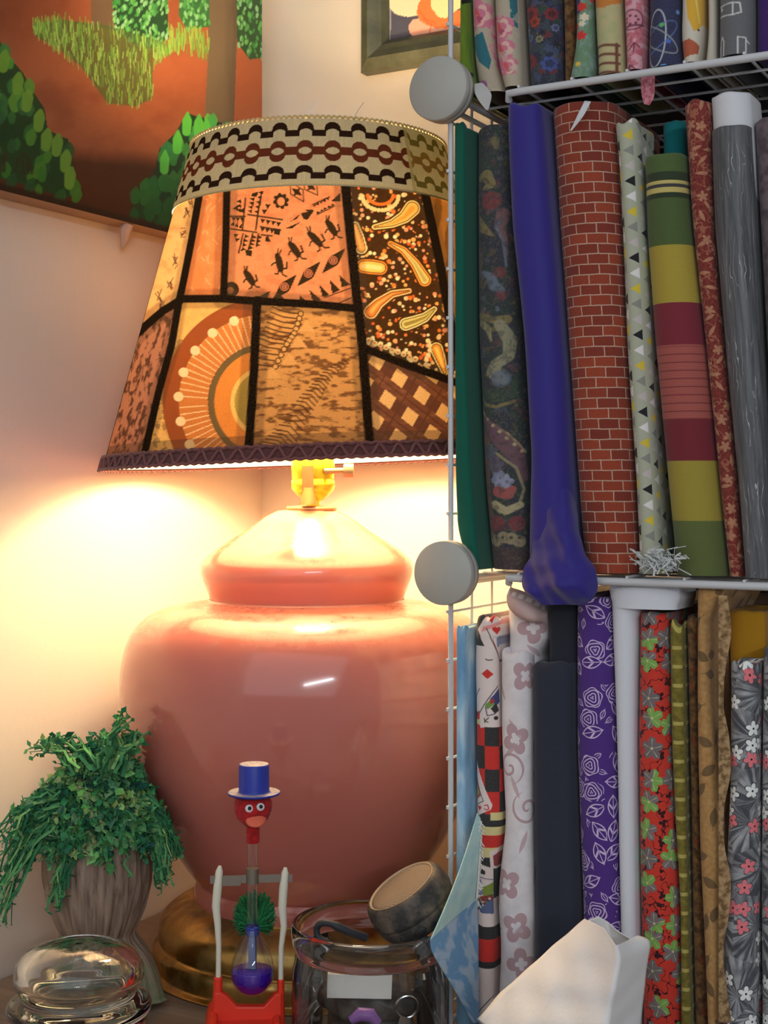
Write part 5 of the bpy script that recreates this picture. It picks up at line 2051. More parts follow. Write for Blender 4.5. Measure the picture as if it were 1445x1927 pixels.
    def _bunch(P):
        x = P[..., 0]
        z = P[..., 2]
        o = np.zeros_like(P)
        zz = (CAMZ + .01 - z) / .08
        am = np.clip(zz, .1, 1)
        o[..., 1] = -am * (.0026 * np.sin(x * 150 + z * 190) + .0016 * np.sin(x * 60 - z * 330) + .0010 * np.sin(x * 420 + z * 240))
        return o


    child_sheet('bunched_end', b, [[on_y(x, y, PY_ + dy_) for x, dy_ in zip(xs, dd)] for y, xs, dd in [
        (900, (1014, 1034, 1054, 1068, 1078), (.014, .007, .006, .012, .020)),
        (950, (1012, 1032, 1056, 1072, 1083), (.010, .000, -.004, .002, .016)),
        (1000, (1010, 1030, 1060, 1078, 1090), (.005, -.008, -.013, -.008, .002)),
        (1040, (1000, 1026, 1060, 1086, 1101), (-.002, -.013, -.020, -.014, -.005)),
        (1072, (986, 1016, 1058, 1094, 1118), (-.008, -.018, -.027, -.022, -.010)),
        (1098, (984, 1014, 1056, 1096, 1122), (-.011, -.020, -.028, -.023, -.012)),
        (1122, (1000, 1024, 1056, 1094, 1118), (-.012, -.019, -.025, -.021, -.012)),
        (1138, (1024, 1038, 1058, 1082, 1102), (-.011, -.014, -.017, -.014, -.011))]],
        F_('royal_blue_end', solid(K(44, 36, 132, .82), .2), .55, .3), bulge=_bunch, n=12)
    b = bolt('thick bolt of red brick print cloth in the middle of the shelf', [(192, 1042, 1160), (420, 1056, 1172), (640, 1072, 1182), (900, 1090, 1194), (1090, 1104, 1204)], M, F_('brick_print', p_brick), .004, nr=80, wr=.0005, seed=24, cap='roll', capjit=.0012)
    child_sheet('paper_tag', b, [[on_y(1100, 190, PY_ + .001), on_y(1112, 191, PY_ + .001)], [on_y(1088, 214, PY_ - .004), on_y(1098, 218, PY_ - .003)], [on_y(1073, 246, PY_ - .003), on_y(1075, 247, PY_ - .003)]], PL('white_paper', (.62, .62, .62, 1), .7), n=6)
    b = bolt('off white bolt with black yellow and grey triangles and a frayed end', [(228, 1160, 1246), (300, 1166, 1236), (640, 1182, 1252), (900, 1200, 1262), (1040, 1206, 1270), (1090, 1204, 1278)], M, F_('triangle_print', p_triangles), .008, nr=80, wr=.0010, seed=25, cap='soft', capjit=.006, D=.035)
    m = MB()
    for k in range(90):
        q = on_y(random.uniform(1208, 1276), random.uniform(1050, 1076), PY_ - .004)
        e = q + Vector((random.uniform(-.010, .012), random.uniform(-.008, -.001), random.uniform(-.004, .010)))
        mid_ = (q + e) / 2 + Vector((random.uniform(-.004, .004), -.003, .003))
        m.tube([q - b.location, mid_ - b.location, e - b.location], random.choice([.0003, .0004, .0009]), 5)
    if not DRY[0]: m.build('frayed_end', PL('frayed_white_threads', (.58, .60, .58, 1), .9), b)
    bolt('small teal cloth end poking up behind the striped bolt', [(232, 1248, 1290), (330, 1250, 1290), (1080, 1290, 1320)], M, F_('teal_cotton', solid(K(20, 112, 122))), .060, nr=50, seed=26, D=.05)
    bolt('striped bolt in green yellow and crimson bands on the middle shelf', [(290, 1215, 1304), (420, 1218, 1312), (640, 1234, 1336), (900, 1258, 1362), (1085, 1276, 1378)], M, F_('striped_cotton', p_stripes), .004, nr=80, wr=.0004, seed=27, cap='roll', capjit=.001, kf=1.0, D=.03)
    bolt('narrow rust red bolt with small cream flowers on the middle shelf', [(192, 1290, 1346), (420, 1306, 1356), (640, 1330, 1374), (900, 1356, 1394), (1090, 1376, 1424)], M, F_('rust_floral', p_rust), .010, nr=70, wr=.0007, seed=28, cap='roll')
    b = bolt('shiny grey streaked bolt with a white core tube showing on top', [(236, 1340, 1424), (420, 1346, 1432), (640, 1366, 1446), (900, 1390, 1462), (1085, 1404, 1474)], M, F_('grey_satin', p_satin, .35, .1, .15, .3), .000, nr=90, wr=.0016, wu=120, wv=12, seed=29, cap='tube', capjit=.0008)
    _tb = bolt('', [(176, 1340, 1412), (240, 1344, 1420), (420, 1350, 1424)], M, PL('white_cardboard', (.66, .66, .68, 1), .6), .006, nr=24, wr=.0, seed=30, cap='roll', name='core_tube', parent=b, zb=CAMZ + .20, D=.035)
    bolt('dusky mauve bolt cut off by the right edge of the photo', [(226, 1424, 1480), (640, 1446, 1500), (1085, 1474, 1520)], M, F_('dusky_mauve', p_dkmaroon), .012, nr=50, seed=31)

    # ---- bottom shelf
    L_ = 'low'
    blue = bolt('pale sky blue cloud print bolt with a loose folded corner by the post', [(1186, 858, 900), (1240, 853, 897), (1500, 852, 896), (1927, 854, 900)], L_, F_('sky_print', p_cloud), -.003, nr=90, wr=.0009, wu=150, wv=8, seed=41, cap='roll', capjit=.004, p=.75, kf=.65)
    def W3(x, y, dd): return on_y(x, y, PY_ + dd)


    def WF(x, y, e=0.0): return W3(x, y, -.0045 - max(0, 900 - x) / 90 * .096 + e)

    child_sheet('folded_corner', blue, [
        [WF(898, 1530), WF(904, 1540)],
        [WF(874, 1610, -.006), WF(902, 1590, -.006)],
        [WF(844, 1690, -.014), WF(898, 1650, -.014)],
        [WF(810, 1768, -.002), WF(895, 1692, -.012)]], F_('pale_sky_print', lambda g, U, V: g.mix(g.ss(g.noise(g.vec(U, V), .5, 2), .35, .7), K(150, 190, 200), K(176, 206, 208))), thick=.0005)
    child_sheet('folded_corner', blue, [
        [WF(810, 1768, -.001), WF(852, 1730, -.006), WF(897, 1692, -.011)],
        [WF(813, 1790, .002), WF(856, 1756, -.006), WF(899, 1722, -.003)],
        [WF(828, 1818, .002), WF(866, 1790, -.006), WF(900, 1776, -.003)],
        [WF(856, 1864, .002), WF(880, 1850, -.003), WF(900, 1840, -.002)],
        [WF(890, 1926), WF(896, 1926), WF(901, 1926)]], F_('blue_cloud_print', lambda g, U, V: g.mix(g.ss(g.noise(g.vec(U, V), .42, 2), .46, .54), K(96, 146, 196), K(150, 176, 206))), thick=.0005)
    m = MB()
    for k in range(60):
        t = k / 59
        q = WF(904 - 8 * t, 1545 + 148 * t, -.003)
        e = q + Vector((random.uniform(-.003, .006), -.002, random.uniform(-.006, .001)))
        m.tube([q - blue.location, e - blue.location], .0005, 4)
    m.tube([WF(904, 1545, -.002) - blue.location, WF(902, 1600, -.002) - blue.location, WF(896, 1690, -.004) - blue.location], [.0012, .0022, .0016], 6)
    if not DRY[0]: m.build('frayed_edge', PL('white_fray', (.72, .72, .66, 1), .9), blue)
    bolt('playing card print bolt in red black and white beside the sky blue bolt', [(1170, 898, 946), (1260, 894, 946), (1320, 895, 944), (1560, 896, 948), (1700, 897, 936), (1800, 899, 938), (1927, 901, 938)], L_, P_('playing_card_print'), .006, nf=110, nr=620, wr=.0012, wv=30, paint=paint_cards, seed=42, capjit=.006, kf=.8)
    w_ = bolt('white bolt with mauve flowers and scrolls, rolled end flopping on top', [(1236, 944, 1012), (1400, 945, 1010), (1560, 950, 1010), (1640, 940, 1010), (1700, 934, 1010), (1800, 940, 1012), (1927, 936, 1018)], L_, F_('mauve_on_white', p_mauve), .002, nr=80, wr=.0016, wv=26, seed=43, capjit=.004, kf=.75)
    bolt('', [(1128, 958, 1034), (1180, 960, 1034), (1250, 962, 1036), (1330, 962, 1030)], L_, w_.data.materials[0], .012, nr=30, wr=.0014, seed=44, cap='roll', name='inner_roll', parent=w_, zb=CAMZ - .16, D=.06, capjit=.004)
    child_sheet('flopped_end', w_, [
        [W3(960, 1106, .020), W3(985, 1114, .016), W3(1012, 1124, .018), W3(1028, 1132, .026)],
        [W3(954, 1122, .006), W3(978, 1134, .000), W3(1006, 1148, .002), W3(1028, 1156, .014)],
        [W3(958, 1142, .004), W3(980, 1156, -.002), W3(1004, 1166, .000), W3(1026, 1164, .012)],
        [W3(972, 1158, .010), W3(986, 1166, .006), W3(1004, 1170, .008), W3(1026, 1170, .014)]],
        F_('mauve_band_print', lambda g, U, V: g.mix(((V - 1.0).abs() < .35) * ((g.m('FLOORED_MODULO', U, .7) - .35).abs() > .14), K(168, 146, 150), K(198, 194, 200))), thick=.0012)
    c_ = bolt('charcoal plain bolt, its front layer lower than the layer behind', [(1256, 1008, 1090), (1500, 1008, 1092), (1927, 1014, 1104)], L_, F_('charcoal_cotton', solid(K(38, 42, 58))), .003, nr=60, wr=.0003, seed=45, p=.7, kf=.7)
    bolt('', [(1136, 1036, 1090), (1300, 1036, 1092), (1400, 1038, 1094)], L_, F_('charcoal_inner', solid(K(32, 35, 47))), .012, nr=24, wr=.0004, seed=46, name='inner_layer', parent=c_, zb=CAMZ - .20, D=.06, p=.7)
    bolt('purple bolt with white outlined roses and leaves on the bottom shelf', [(1132, 1088, 1158), (1400, 1088, 1164), (1700, 1098, 1178), (1927, 1104, 1188)], L_, F_('rose_outline_print', p_roses), .006, nr=70, wr=.0006, seed=47, kf=.9)
    wb = bolt('plain white bolt with a wide turned over top on the bottom shelf', [(1128, 1152, 1222), (1250, 1156, 1214), (1500, 1164, 1212), (1927, 1174, 1216)], L_, F_('white_cotton', solid((.74, .75, .80, 1), .05)), .006, nr=70, wr=.0006, seed=48, kf=.8)
    bolt('', [(1112, 1148, 1280), (1126, 1150, 1282), (1142, 1154, 1276)], L_, wb.data.materials[0], .004, nr=20, wr=.0010, seed=49, name='turned_over_top', parent=wb, zb=CAMZ - .0865, D=.05, kf=.4, capjit=.003, noclip=True)
    bolt('red bolt with green and grey leaves on the bottom shelf', [(1162, 1206, 1278), (1400, 1204, 1276), (1700, 1208, 1290), (1927, 1212, 1300)], L_, F_('leaf_print', p_leaves), .008, nr=70, wr=.0006, seed=50, kf=.95)
    bolt('thin olive bolt between the red leaf bolt and tan leaf bolt', [(1182, 1262, 1296), (1400, 1266, 1296), (1700, 1280, 1300), (1927, 1283, 1300)], L_, F_('olive_print', p_olive), .010, nr=60, wr=.0009, seed=51, capjit=.008)
    bolt('dark brown floral bolt wedged left of the tan leaf bolt', [(1170, 1294, 1322), (1500, 1298, 1324), (1700, 1302, 1326), (1927, 1311, 1336)], L_, F_('brown_floral', p_browndark), .014, nr=50, seed=52)
    tb = bolt('tan bolt with dark brown leaves and a ragged right edge', [(1116, 1314, 1374), (1300, 1314, 1376), (1600, 1318, 1372), (1927, 1332, 1370)], L_, F_('tan_leaf_print', p_tan), .002, nr=70, wr=.0007, seed=53, kf=.95)
    child_sheet('ragged_edge', tb, [[W3(1352 + x_, 1120 + k * 67, -.001 + .0015 * math.sin(k * 2)) for x_ in (0, 9, 16 + 8 * math.sin(k * 1.7))] for k in range(13)], F_('tan_underside', lambda g, U, V: g.mix(g.ss(g.noise(g.vec(U, V), 2.0, 3), .4, .6), K(150, 126, 96), K(96, 74, 50))), n=8)
    bolt('mustard yellow cloth end standing behind the grey floral bolt', [(1158, 1374, 1440), (1300, 1378, 1442), (1500, 1394, 1448), (1900, 1408, 1452)], L_, F_('mustard_cotton', solid(K(160, 118, 26))), .050, nr=40, seed=54, D=.06, kf=.5)
    bolt('grey bolt with white and pink five petal flowers, lower right', [(1258, 1376, 1442), (1500, 1374, 1436), (1700, 1366, 1436), (1927, 1362, 1434)], L_, F_('grey_floral', p_grey), .002, nr=70, wr=.0006, seed=55, capjit=.003, D=.025)
    bolt('pale grey and pink bolt cut off at the lower right corner', [(1230, 1438, 1500), (1600, 1436, 1496), (1927, 1434, 1492)], L_, F_('grey_pink_floral', p_grey, gain=1), .006, nr=50, seed=56)


stock_shelf()
DRY[0] = False
COUNT[0] = 0
stock_shelf()


def back_filler(tier, h, label, c):
    """added dark filler at the back of a shelf, standing in for the shade there"""
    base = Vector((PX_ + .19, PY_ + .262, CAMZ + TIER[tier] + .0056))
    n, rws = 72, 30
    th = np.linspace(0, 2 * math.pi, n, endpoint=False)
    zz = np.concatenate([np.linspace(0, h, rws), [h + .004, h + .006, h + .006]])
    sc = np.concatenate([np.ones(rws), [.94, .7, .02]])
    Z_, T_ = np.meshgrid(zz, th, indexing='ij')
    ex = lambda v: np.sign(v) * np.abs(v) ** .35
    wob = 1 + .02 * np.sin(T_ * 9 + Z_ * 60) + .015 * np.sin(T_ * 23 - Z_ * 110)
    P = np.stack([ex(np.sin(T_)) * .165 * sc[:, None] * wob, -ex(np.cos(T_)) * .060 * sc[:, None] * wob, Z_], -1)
    o = link_mesh('dark_filler', grid_mesh('dark_filler', P, closed=True), plain('shade_fill_' + c[0], c[1], .95), None, base)  # near-black block added so the gaps between bolts stay dark
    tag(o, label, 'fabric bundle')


back_filler('top', .30, 'added dark filler standing in for the shade behind the top shelf bolts', ('slate', (.035, .035, .045, 1)))
back_filler('mid', .315, 'added dark filler standing in for the shade behind the middle shelf bolts', ('umber', (.040, .034, .030, 1)))
back_filler('low', .320, 'added dark filler standing in for the shade behind the bottom shelf bolts', ('brown', (.045, .036, .028, 1)))

# ================================================================== small things on the desk
def glass_mat(name, tint=(1, 1, 1, 1), ior=1.46, rough=0.0):
    g = G(name)
    g.set(Base_Color=tint, Roughness=rough, IOR=ior)
    g.put(g.bsdf.inputs['Transmission Weight'], 1.0)
    return g.mat


M_GLASS = glass_mat('clear_glass', (.97, .98, .96, 1))


def thin_glass(name, tint=(.97, .98, .97, 1), back=.3, base=.05):
    """thin walled glass: clear, with a Fresnel reflection"""
    g = G(name)
    tr = g.n('ShaderNodeBsdfTransparent')
    tr.inputs[0].default_value = tint
    gl = g.n('ShaderNodeBsdfGlossy')
    gl.inputs['Roughness'].default_value = .02
    fr = g.n('ShaderNodeFresnel')
    fr.inputs[0].default_value = 1.5
    mx = g.n('ShaderNodeMixShader')
    g.put(mx.inputs[0], (S(g, fr.outputs[0]) * .9 + base) * (1.0 - S(g, g.n('ShaderNodeNewGeometry').outputs['Backfacing']) * (1.0 - back)))
    g.nt.links.new(tr.outputs[0], mx.inputs[1])
    g.nt.links.new(gl.outputs[0], mx.inputs[2])
    g.nt.links.new(mx.outputs[0], g.out.inputs[0])
    return g.mat


M_THIN = thin_glass('thin_clear_glass')
M_JAR = thin_glass('jar_glass', (.95, .955, .94, 1), 1.0, .03)
M_BLACK = plain('black_rubber', C(30, 30, 34), .6)


# ------------------------------------------------------------------ wooden planter with green moss
def build_planter():
    st = Stand(184, 1.185)
    s = st.s
    root = empty('moss_planter', st.loc, st.rz)
    # the lamp's axis and outline seen from the planter, so that the moss only leans against the ceramic
    dl = Matrix.Rotation(-st.rz, 3, 'Z') @ (LAMP.loc - st.loc)
    vz = [LAMP.h(y) for y in (1746, 1656, 1612, 1565, 1500, 1430, 1365, 1300, 1245, 1166)]
    vr = [r_ * LAMP.s + .004 for r_ in (200, 214, 234, 264, 298, 326, 342, 350, 348, 312)]
    wallx = WALL_X + .004

    def clear(q):
        w = Matrix.Rotation(st.rz, 3, 'Z') @ q
        if w.x + st.loc.x < wallx:
            w.x = wallx - st.loc.x
            q = Matrix.Rotation(-st.rz, 3, 'Z') @ w
        if q.z < .062:
            lim = 300 * LAMP.s
        else:
            lim = float(np.interp(q.z, vz, vr))
        d = Vector((q.x - dl.x, q.y - dl.y))
        if d.length < lim:
            d = d.normalized() * lim
            q = Vector((dl.x + d.x, dl.y + d.y, q.z))
        return q
    tag(root, 'weathered wooden stump planter full of curly green moss left of the lamp', 'planter')
    g = G('weathered_grooved_wood')
    x, y, z = g.xyz(g.obj())
    an = g.m('ARCTAN2', y, x)
    n = g.noise(g.vec(an * 9.0, z * 26.0, 0.0), 1.0, 5, .6, .3)
    n2 = g.noise(g.obj(), 55, 4)
    c = g.ramp(n, [(.30, C(92, 74, 62)), (.48, C(142, 118, 100)), (.75, C(168, 146, 126))])
    moss = g.ss(.062 - z, .0, .03) * g.ss(n2, .35, .6)
    g.put(g.bsdf.inputs['Base Color'], g.mix(moss * .7, c, C(104, 128, 88)))
    g.set(Roughness=.75)
    g.bump(n, .6, .003)
    prof = [(1, 1874), (108, 1874), (114, 1866), (112, 1846), (104, 1815), (92, 1788), (76, 1766), (70, 1752), (78, 1732), (90, 1700), (98, 1662), (101, 1620), (100, 1585), (97, 1562), (92, 1556), (86, 1560), (84, 1580), (80, 1610), (1, 1612)]
    pr = smooth_profile([(max(r, .5) * s, max(st.h(y), .0004)) for r, y in prof], 150)

    def mod(r, z, th):
        base = np.clip((.060 - z) / .055, 0, 1)
        roots = .14 * base * np.maximum(np.cos(th * 5 + .4), -.55)
        groove = .022 * np.sin(th * 17 + 2 * np.sin(z * 60)) + .014 * np.sin(th * 41 + 3 * np.sin(z * 33 + 1))
        out = r * (1 + roots + groove * (r > .02))
        return out, np.maximum(z, .0004)
    lathe_obj('stump_pot', pr, g.mat, root, 160, None, mod)
    # moss: hundreds of curly sprigs
    rr = random.Random(17)
    m = MB()
    cols = [C(76, 142, 92), C(104, 166, 106), C(54, 118, 82), C(136, 182, 114), C(44, 100, 80), C(168, 190, 126)]
    soil = MB()

    def sprig(p, d, n, step, r0, col, grav):
        pts = [Vector(p)]
        d = Vector(d).normalized()
        for k in range(n):
            d = (d + Vector((rr.gauss(0, .62), rr.gauss(0, .62), rr.gauss(0, .50) - grav))).normalized()
            q = pts[-1] + d * step
            # keep outside the pot wall and off the vase
            rad = math.hypot(q.x, q.y)
            if q.z < st.h(1560) and rad < 112 * s:
                f = 112 * s / max(rad, 1e-4)
                q.x *= f
                q.y *= f
            if q.y > .046: q.y = .046
            pts.append(clear(q))
        rs = [r0 * (1 - .75 * k / n) for k in range(n + 1)]
        m.tube([clear(q_) for q_ in pts], rs, 5, col, True, flat=.5)
        for k in range(1, n + 1):
            for _ in range(2):
                a = pts[k]
                w = Vector((rr.gauss(0, 1), rr.gauss(0, 1), rr.gauss(0, .8))).normalized()
                t = (pts[k] - pts[k - 1]).normalized()
                L = r0 * rr.uniform(1.6, 3.0)
                u = w.cross(t)
                if u.length < 1e-5: continue
                u.normalize()
                c2 = tuple(min(c * rr.uniform(.75, 1.3), 1) for c in col[:3]) + (1,)
                m.add([a, a + w * L * .5 + u * L * .5, a + w * L + t * L * .4 + u * L * .2, a + w * L * 1.0 - u * L * .3, a + w * L * .45 - u * L * .5], [(0, 1, 2, 3, 4)], c2)
    top = st.h(1565)
    for k in range(900):
        a = rr.uniform(0, 6.283)
        q = math.sqrt(rr.random())
        x, y = math.sin(a) * q * 102 * s, -math.cos(a) * q * 98 * s
        hgt = (1 - q * q) * 124 * s + rr.uniform(-.3, 1) * 22 * s + (x > 0) * 22 * s * (1 - q)
        p = (x, y, top + max(hgt, 0) - .004)
        out = Vector((x, y, .012)).normalized()
        d = out * (.5 + q) + Vector((0, 0, 1.0 - q * 1.0))
        col = rr.choice(cols[:3] + cols)
        sprig(p, d, rr.randint(4, 6), .0040, rr.uniform(.0014, .0034), col, .14 + q * .2)
    # long trailing tufts
    for (px, py, qx, qy, n_) in [(120, 1480, 30, 1540, 12), (110, 1500, 20, 1600, 14), (100, 1520, 6, 1665, 14), (95, 1540, 14, 1690, 10), (150, 1555, 106, 1672, 14), (165, 1550, 120, 1640, 10), (262, 1500, 318, 1590, 14), (270, 1520, 325, 1600, 12), (275, 1540, 300, 1655, 14), (280, 1530, 312, 1640, 10), (200, 1440, 236, 1352, 10), (215, 1440, 262, 1392, 10), (150, 1440, 72, 1402, 9), (180, 1440, 100, 1390, 6), (225, 1540, 240, 1620, 5), (90, 1500, 10, 1560, 8)]:
        for _ in range(n_):
            a = Vector((st.x(px + rr.uniform(-14, 14)), rr.uniform(-.038, -.012), st.h(py + rr.uniform(-12, 12))))
            b = Vector((st.x(qx + rr.uniform(-12, 12)), rr.uniform(-.052, -.030) if qy > 1500 else rr.uniform(-.02, .01), st.h(qy + rr.uniform(-16, 10))))
            if qx > 290: a.y, b.y = rr.uniform(-.03, -.01), rr.uniform(-.040, -.020)
            n = 8
            pts = [a]
            for k in range(1, n + 1):
                t = k / n
                q = a.lerp(b, t) + Vector((rr.gauss(0, .0022), rr.gauss(0, .0022), .010 * math.sin(t * math.pi) + rr.gauss(0, .0018)))
                pts.append(clear(q))
            col = rr.choice(cols[:4])
            r0 = rr.uniform(.0012, .0030)
            m.tube(pts, [r0 * (1 - .6 * k / n) for k in range(n + 1)], 4, col, True, flat=.6)
            for k in range(1, n + 1):
                w = Vector((rr.gauss(0, 1), rr.gauss(0, 1), rr.gauss(0, 1))).normalized()
                t = (pts[k] - pts[k - 1]).normalized()
                u = w.cross(t)
                L = r0 * rr.uniform(1.6, 3.2)
                c2 = tuple(min(c * rr.uniform(.75, 1.3), 1) for c in col[:3]) + (1,)
                m.add([pts[k], pts[k] + w * L * .5 + u * L * .5, pts[k] + w * L, pts[k] + w * L * .5 - u * L * .5], [(0, 1, 2, 3)], c2)
    m.v = [tuple(clear(Vector(q_))) for q_ in m.v]
    g = G('dyed_green_moss')
    c = g.attr()
    n = g.noise(g.obj(), 120, 3)
    g.put(g.bsdf.inputs['Base Color'], g.mix(g.ss(n, .35, .75) * .5, c, C(30, 62, 40)))
    g.set(Roughness=.9, Specular_IOR_Level=.15)
    o = m.build('moss', g.mat, root, smooth=False)
    tag(o, kind='stuff')


build_planter()


# ------------------------------------------------------------------ drinking bird toy
def build_bird():
    st = Stand(477, 1.07)
    s = st.s
    X, H = st.x, st.h
    root = empty('drinking_bird', st.loc, st.rz)
    tag(root, 'glass drinking bird toy with blue top hat and red head on a red stand', 'toy')
    hg = G('blue_plastic')
    gn = hg.n('ShaderNodeNewGeometry')
    up_ = hg.xyz(S(hg, gn.outputs['Normal']))[2]
    hg.put(hg.bsdf.inputs['Base Color'], hg.mix(hg.ss(up_, .6, .95) * hg.ss(hg.noise(hg.obj(), 220, 3), .25, .5), C(32, 52, 160), C(168, 160, 158)))
    hg.set(Roughness=.45)
    M_HAT = hg.mat
    M_FELT = G('red_felt')
    n = M_FELT.noise(M_FELT.obj(), 260, 4)
    M_FELT.put(M_FELT.bsdf.inputs['Base Color'], M_FELT.mix(M_FELT.ss(n, .35, .7), C(190, 24, 28), C(132, 14, 20)))
    M_FELT.set(Roughness=.95, Sheen_Weight=.08)
    M_FELT.bump(n, .8, .0015)
    M_FELT = M_FELT.mat
    M_WHITE = plain('ivory_plastic', C(222, 216, 196), .45)
    M_RED = plain('red_plastic', C(226, 52, 28), .42)
    M_METAL = plain('grey_metal', C(140, 130, 118), .45, .8)
    # hat
    hat = [(1, 1497), (36, 1497.5), (48, 1494), (50, 1491), (48, 1489.5), (34, 1491), (29.5, 1490), (28.8, 1486), (28.2, 1440), (27.4, 1437.5), (25, 1437), (1, 1437)]
    lathe_obj('top_hat', [(r * s, H(y)) for r, y in hat], M_HAT, root, 56, (X(478), 0, 0))
    dust = [(1, 1436.9), (25.5, 1436.9), (26.2, 1437.3)]
    # head with neck
    head = smooth_profile([(r * s, H(y)) for r, y in [(11, 1586), (12.5, 1583), (12.5, 1566), (13, 1556), (20, 1549), (29, 1540), (34, 1527), (35.5, 1515), (34, 1506), (28, 1499), (1, 1498)]], 90)

    def fuzz(r, z, th):
        return r * (1 + .03 * np.sin(th * 9 + z * 900) * np.cos(z * 1300 + th * 4)), z
    lathe_obj('head', head, M_FELT, root, 72, (X(476), 0, 0), fuzz)
    hy = -34 * s
    for px, py in ((469, 1514), (490, 1511)):
        P = lathe([(.0001, 0), (7.4 * s, 0), (7.6 * s, .0006), (6.6 * s, .0016), (.0001, .0021)], 28)
        P = np.stack([P[..., 0], -P[..., 2], P[..., 1]], -1)
        e = link_mesh('eye', grid_mesh('eye', P[::-1], closed=True), plain('white_eye', C(225, 225, 225), .25), root, (X(px), hy + .0025 - .0002 * abs(px - 478), H(py)))
        P = lathe([(.0001, .0018), (3.4 * s, .0018), (3.4 * s, .0027), (.0001, .0029)], 20)
        P = np.stack([P[..., 0], -P[..., 2], P[..., 1]], -1)
        link_mesh('pupil', grid_mesh('pupil', P[::-1], closed=True), plain('black_pupil', C(12, 12, 18), .2), e, (.0003, 0, .0006))
    # beak
    m = MB()
    R_ = 14
    v = []
    for i in range(R_ + 1):
        t = i / R_
        w = 20 * s * math.sqrt(max(1 - (t * .98) ** 2, 0)) * (1 - .12 * t)
        hh_ = 11.5 * s * (1 - t ** 1.8) + .0003
        yy = -.007 - t * .0165
        for k in range(16):
            a = 2 * math.pi * k / 16
            v.append((X(481) + w * math.cos(a), yy, H(1537 + 5 * t) + hh_ * math.sin(a)))
    f = [(i * 16 + k, (i + 1) * 16 + k, (i + 1) * 16 + (k + 1) % 16, i * 16 + (k + 1) % 16) for i in range(R_) for k in range(16)]
    f.append(tuple(R_ * 16 + k for k in range(15, -1, -1)))
    m.add(v, f)
    m.build('beak', plain('salmon_felt', C(236, 112, 84), .9), root)
    # glass tube and bulb
    tube = [(10, 1590), (10, 1752), (11, 1760)]
    prof = smooth_profile([(r * s, H(y)) for r, y in [(1, 1872.5), (16, 1870), (30, 1861), (39, 1845), (41, 1830), (39, 1812), (33, 1792), (25, 1772), (17, 1756), (12, 1746), (10.5, 1738)]], 80)
    outer = [tuple(q) for q in prof] + [(10.3 * s, H(1735)), (10 * s, H(1700)), (10 * s, H(1586))]
    inner = [(8.4 * s, H(1586)), (8.4 * s, H(1738))] + [(max(q[0] - 1.8 * s, 1e-4), q[1] + (1.6 * s if q[1] < H(1850) else 0)) for q in prof[::-1]]
    lathe_obj('glass_body', outer, M_THIN, root, 48, (X(475), 0, 0))
    # liquid: in the bulb and inside the dip tube
    g = G('violet_liquid')
    g.set(Base_Color=C(66, 18, 170), Roughness=.08)
    g.put(g.bsdf.inputs['Transmission Weight'], .12)
    liq = [(max(q[0] - 2.3 * s, 1e-4), q[1] + (2.0 * s if q[1] < H(1850) else 0)) for q in prof if q[1] < H(1824)]
    liq = liq + [(liq[-1][0] - .3 * s, H(1823.6)), (1e-4, H(1824.5))]
    lathe_obj('liquid', liq, g.mat, root, 48, (X(475), 0, 0))
    g = G('blue_liquid')
    g.set(Base_Color=C(24, 40, 130), Roughness=.1)
    g.put(g.bsdf.inputs['Transmission Weight'], .3)
    lathe_obj('dip_tube', [(1e-4, H(1848)), (7.6 * s, H(1848)), (7.8 * s, H(1800)), (7.9 * s, H(1745)), (1e-4, H(1744))], g.mat, root, 32, (X(475), 0, 0))
    lathe_obj('blue_ring', [(10.9 * s, H(1760)), (13.2 * s, H(1758)), (13 * s, H(1746)), (11.4 * s, H(1741)), (10.9 * s, H(1742))], plain('blue_ring_plastic', C(26, 50, 140), .25), root, 40, (X(475), 0, 0))
    # feather tail behind
    m = MB()
    rr = random.Random(4)
    for k in range(520):
        a = rr.uniform(-2.3, 2.3)
        r = math.sqrt(rr.random())
        c0 = Vector((X(479), .012, H(1756)))
        e = Vector((X(479) + math.sin(a) * 43 * s * r ** .5, .010 + rr.uniform(0, .012), H(1738) + math.cos(a) * 50 * s * r ** .5))
        md = c0.lerp(e, .55) + Vector((rr.gauss(0, .002), .003, rr.gauss(0, .002)))
        cc = rr.choice([C(30, 120, 66), C(24, 100, 58), C(44, 140, 80)])
        m.tube([c0, md, e], [.0005, .0013, .0005], 4, cc, flat=.4)
    g = G('green_feather')
    g.put(g.bsdf.inputs['Base Color'], g.attr())
    g.set(Roughness=.9)
    m.build('tail_feather', g.mat, root)
    # pivot bar
    m = MB()
    m.box((X(473), -.001, H(1653)), ((1) * 154 * s, .0008, 15 * s))
    m.box((X(436), -.0016, H(1655)), (34 * s, .0012, 19 * s))
    m.tube([(X(475), 0, H(1634)), (X(475), 0, H(1662))], 12.2 * s, 20)
    m.build('pivot_bar', M_METAL, root, smooth=False)
    # legs
    for (x0, x1, x2, yt, yb) in ((414, 407, 411, 1628, 1840), (537, 531, 528, 1634, 1846)):
        m = MB()
        m.tube([(X(x0), 0, H(yt)), (X(x0 - 1), 0, H(yt + 10)), (X(x0 - 4), 0, H(yt + 40)), (X(x1), 0, H(yt + 75)), (X(x1 + 3), 0, H(yt + 110)), (X(x2 + 1), 0, H(yt + 150)), (X(x2), 0, H(yb + 6))],
               [3 * s, 7 * s, 8.4 * s, 8 * s, 6.4 * s, 5 * s, 5 * s], 14)
        m.build('leg', M_WHITE, root)
    # red stand
    d = .011

    def slab(pts, y0, y1):
        n = len(pts)
        v = [(X(a), y0, max(H(b), .0006)) for a, b in pts] + [(X(a), y1, max(H(b), .0006)) for a, b in pts]
        f = [tuple(range(n)), tuple(range(2 * n - 1, n - 1, -1))] + [(i, i + n, (i + 1) % n + n, (i + 1) % n) for i in range(n)]
        return v, f
    m = MB()
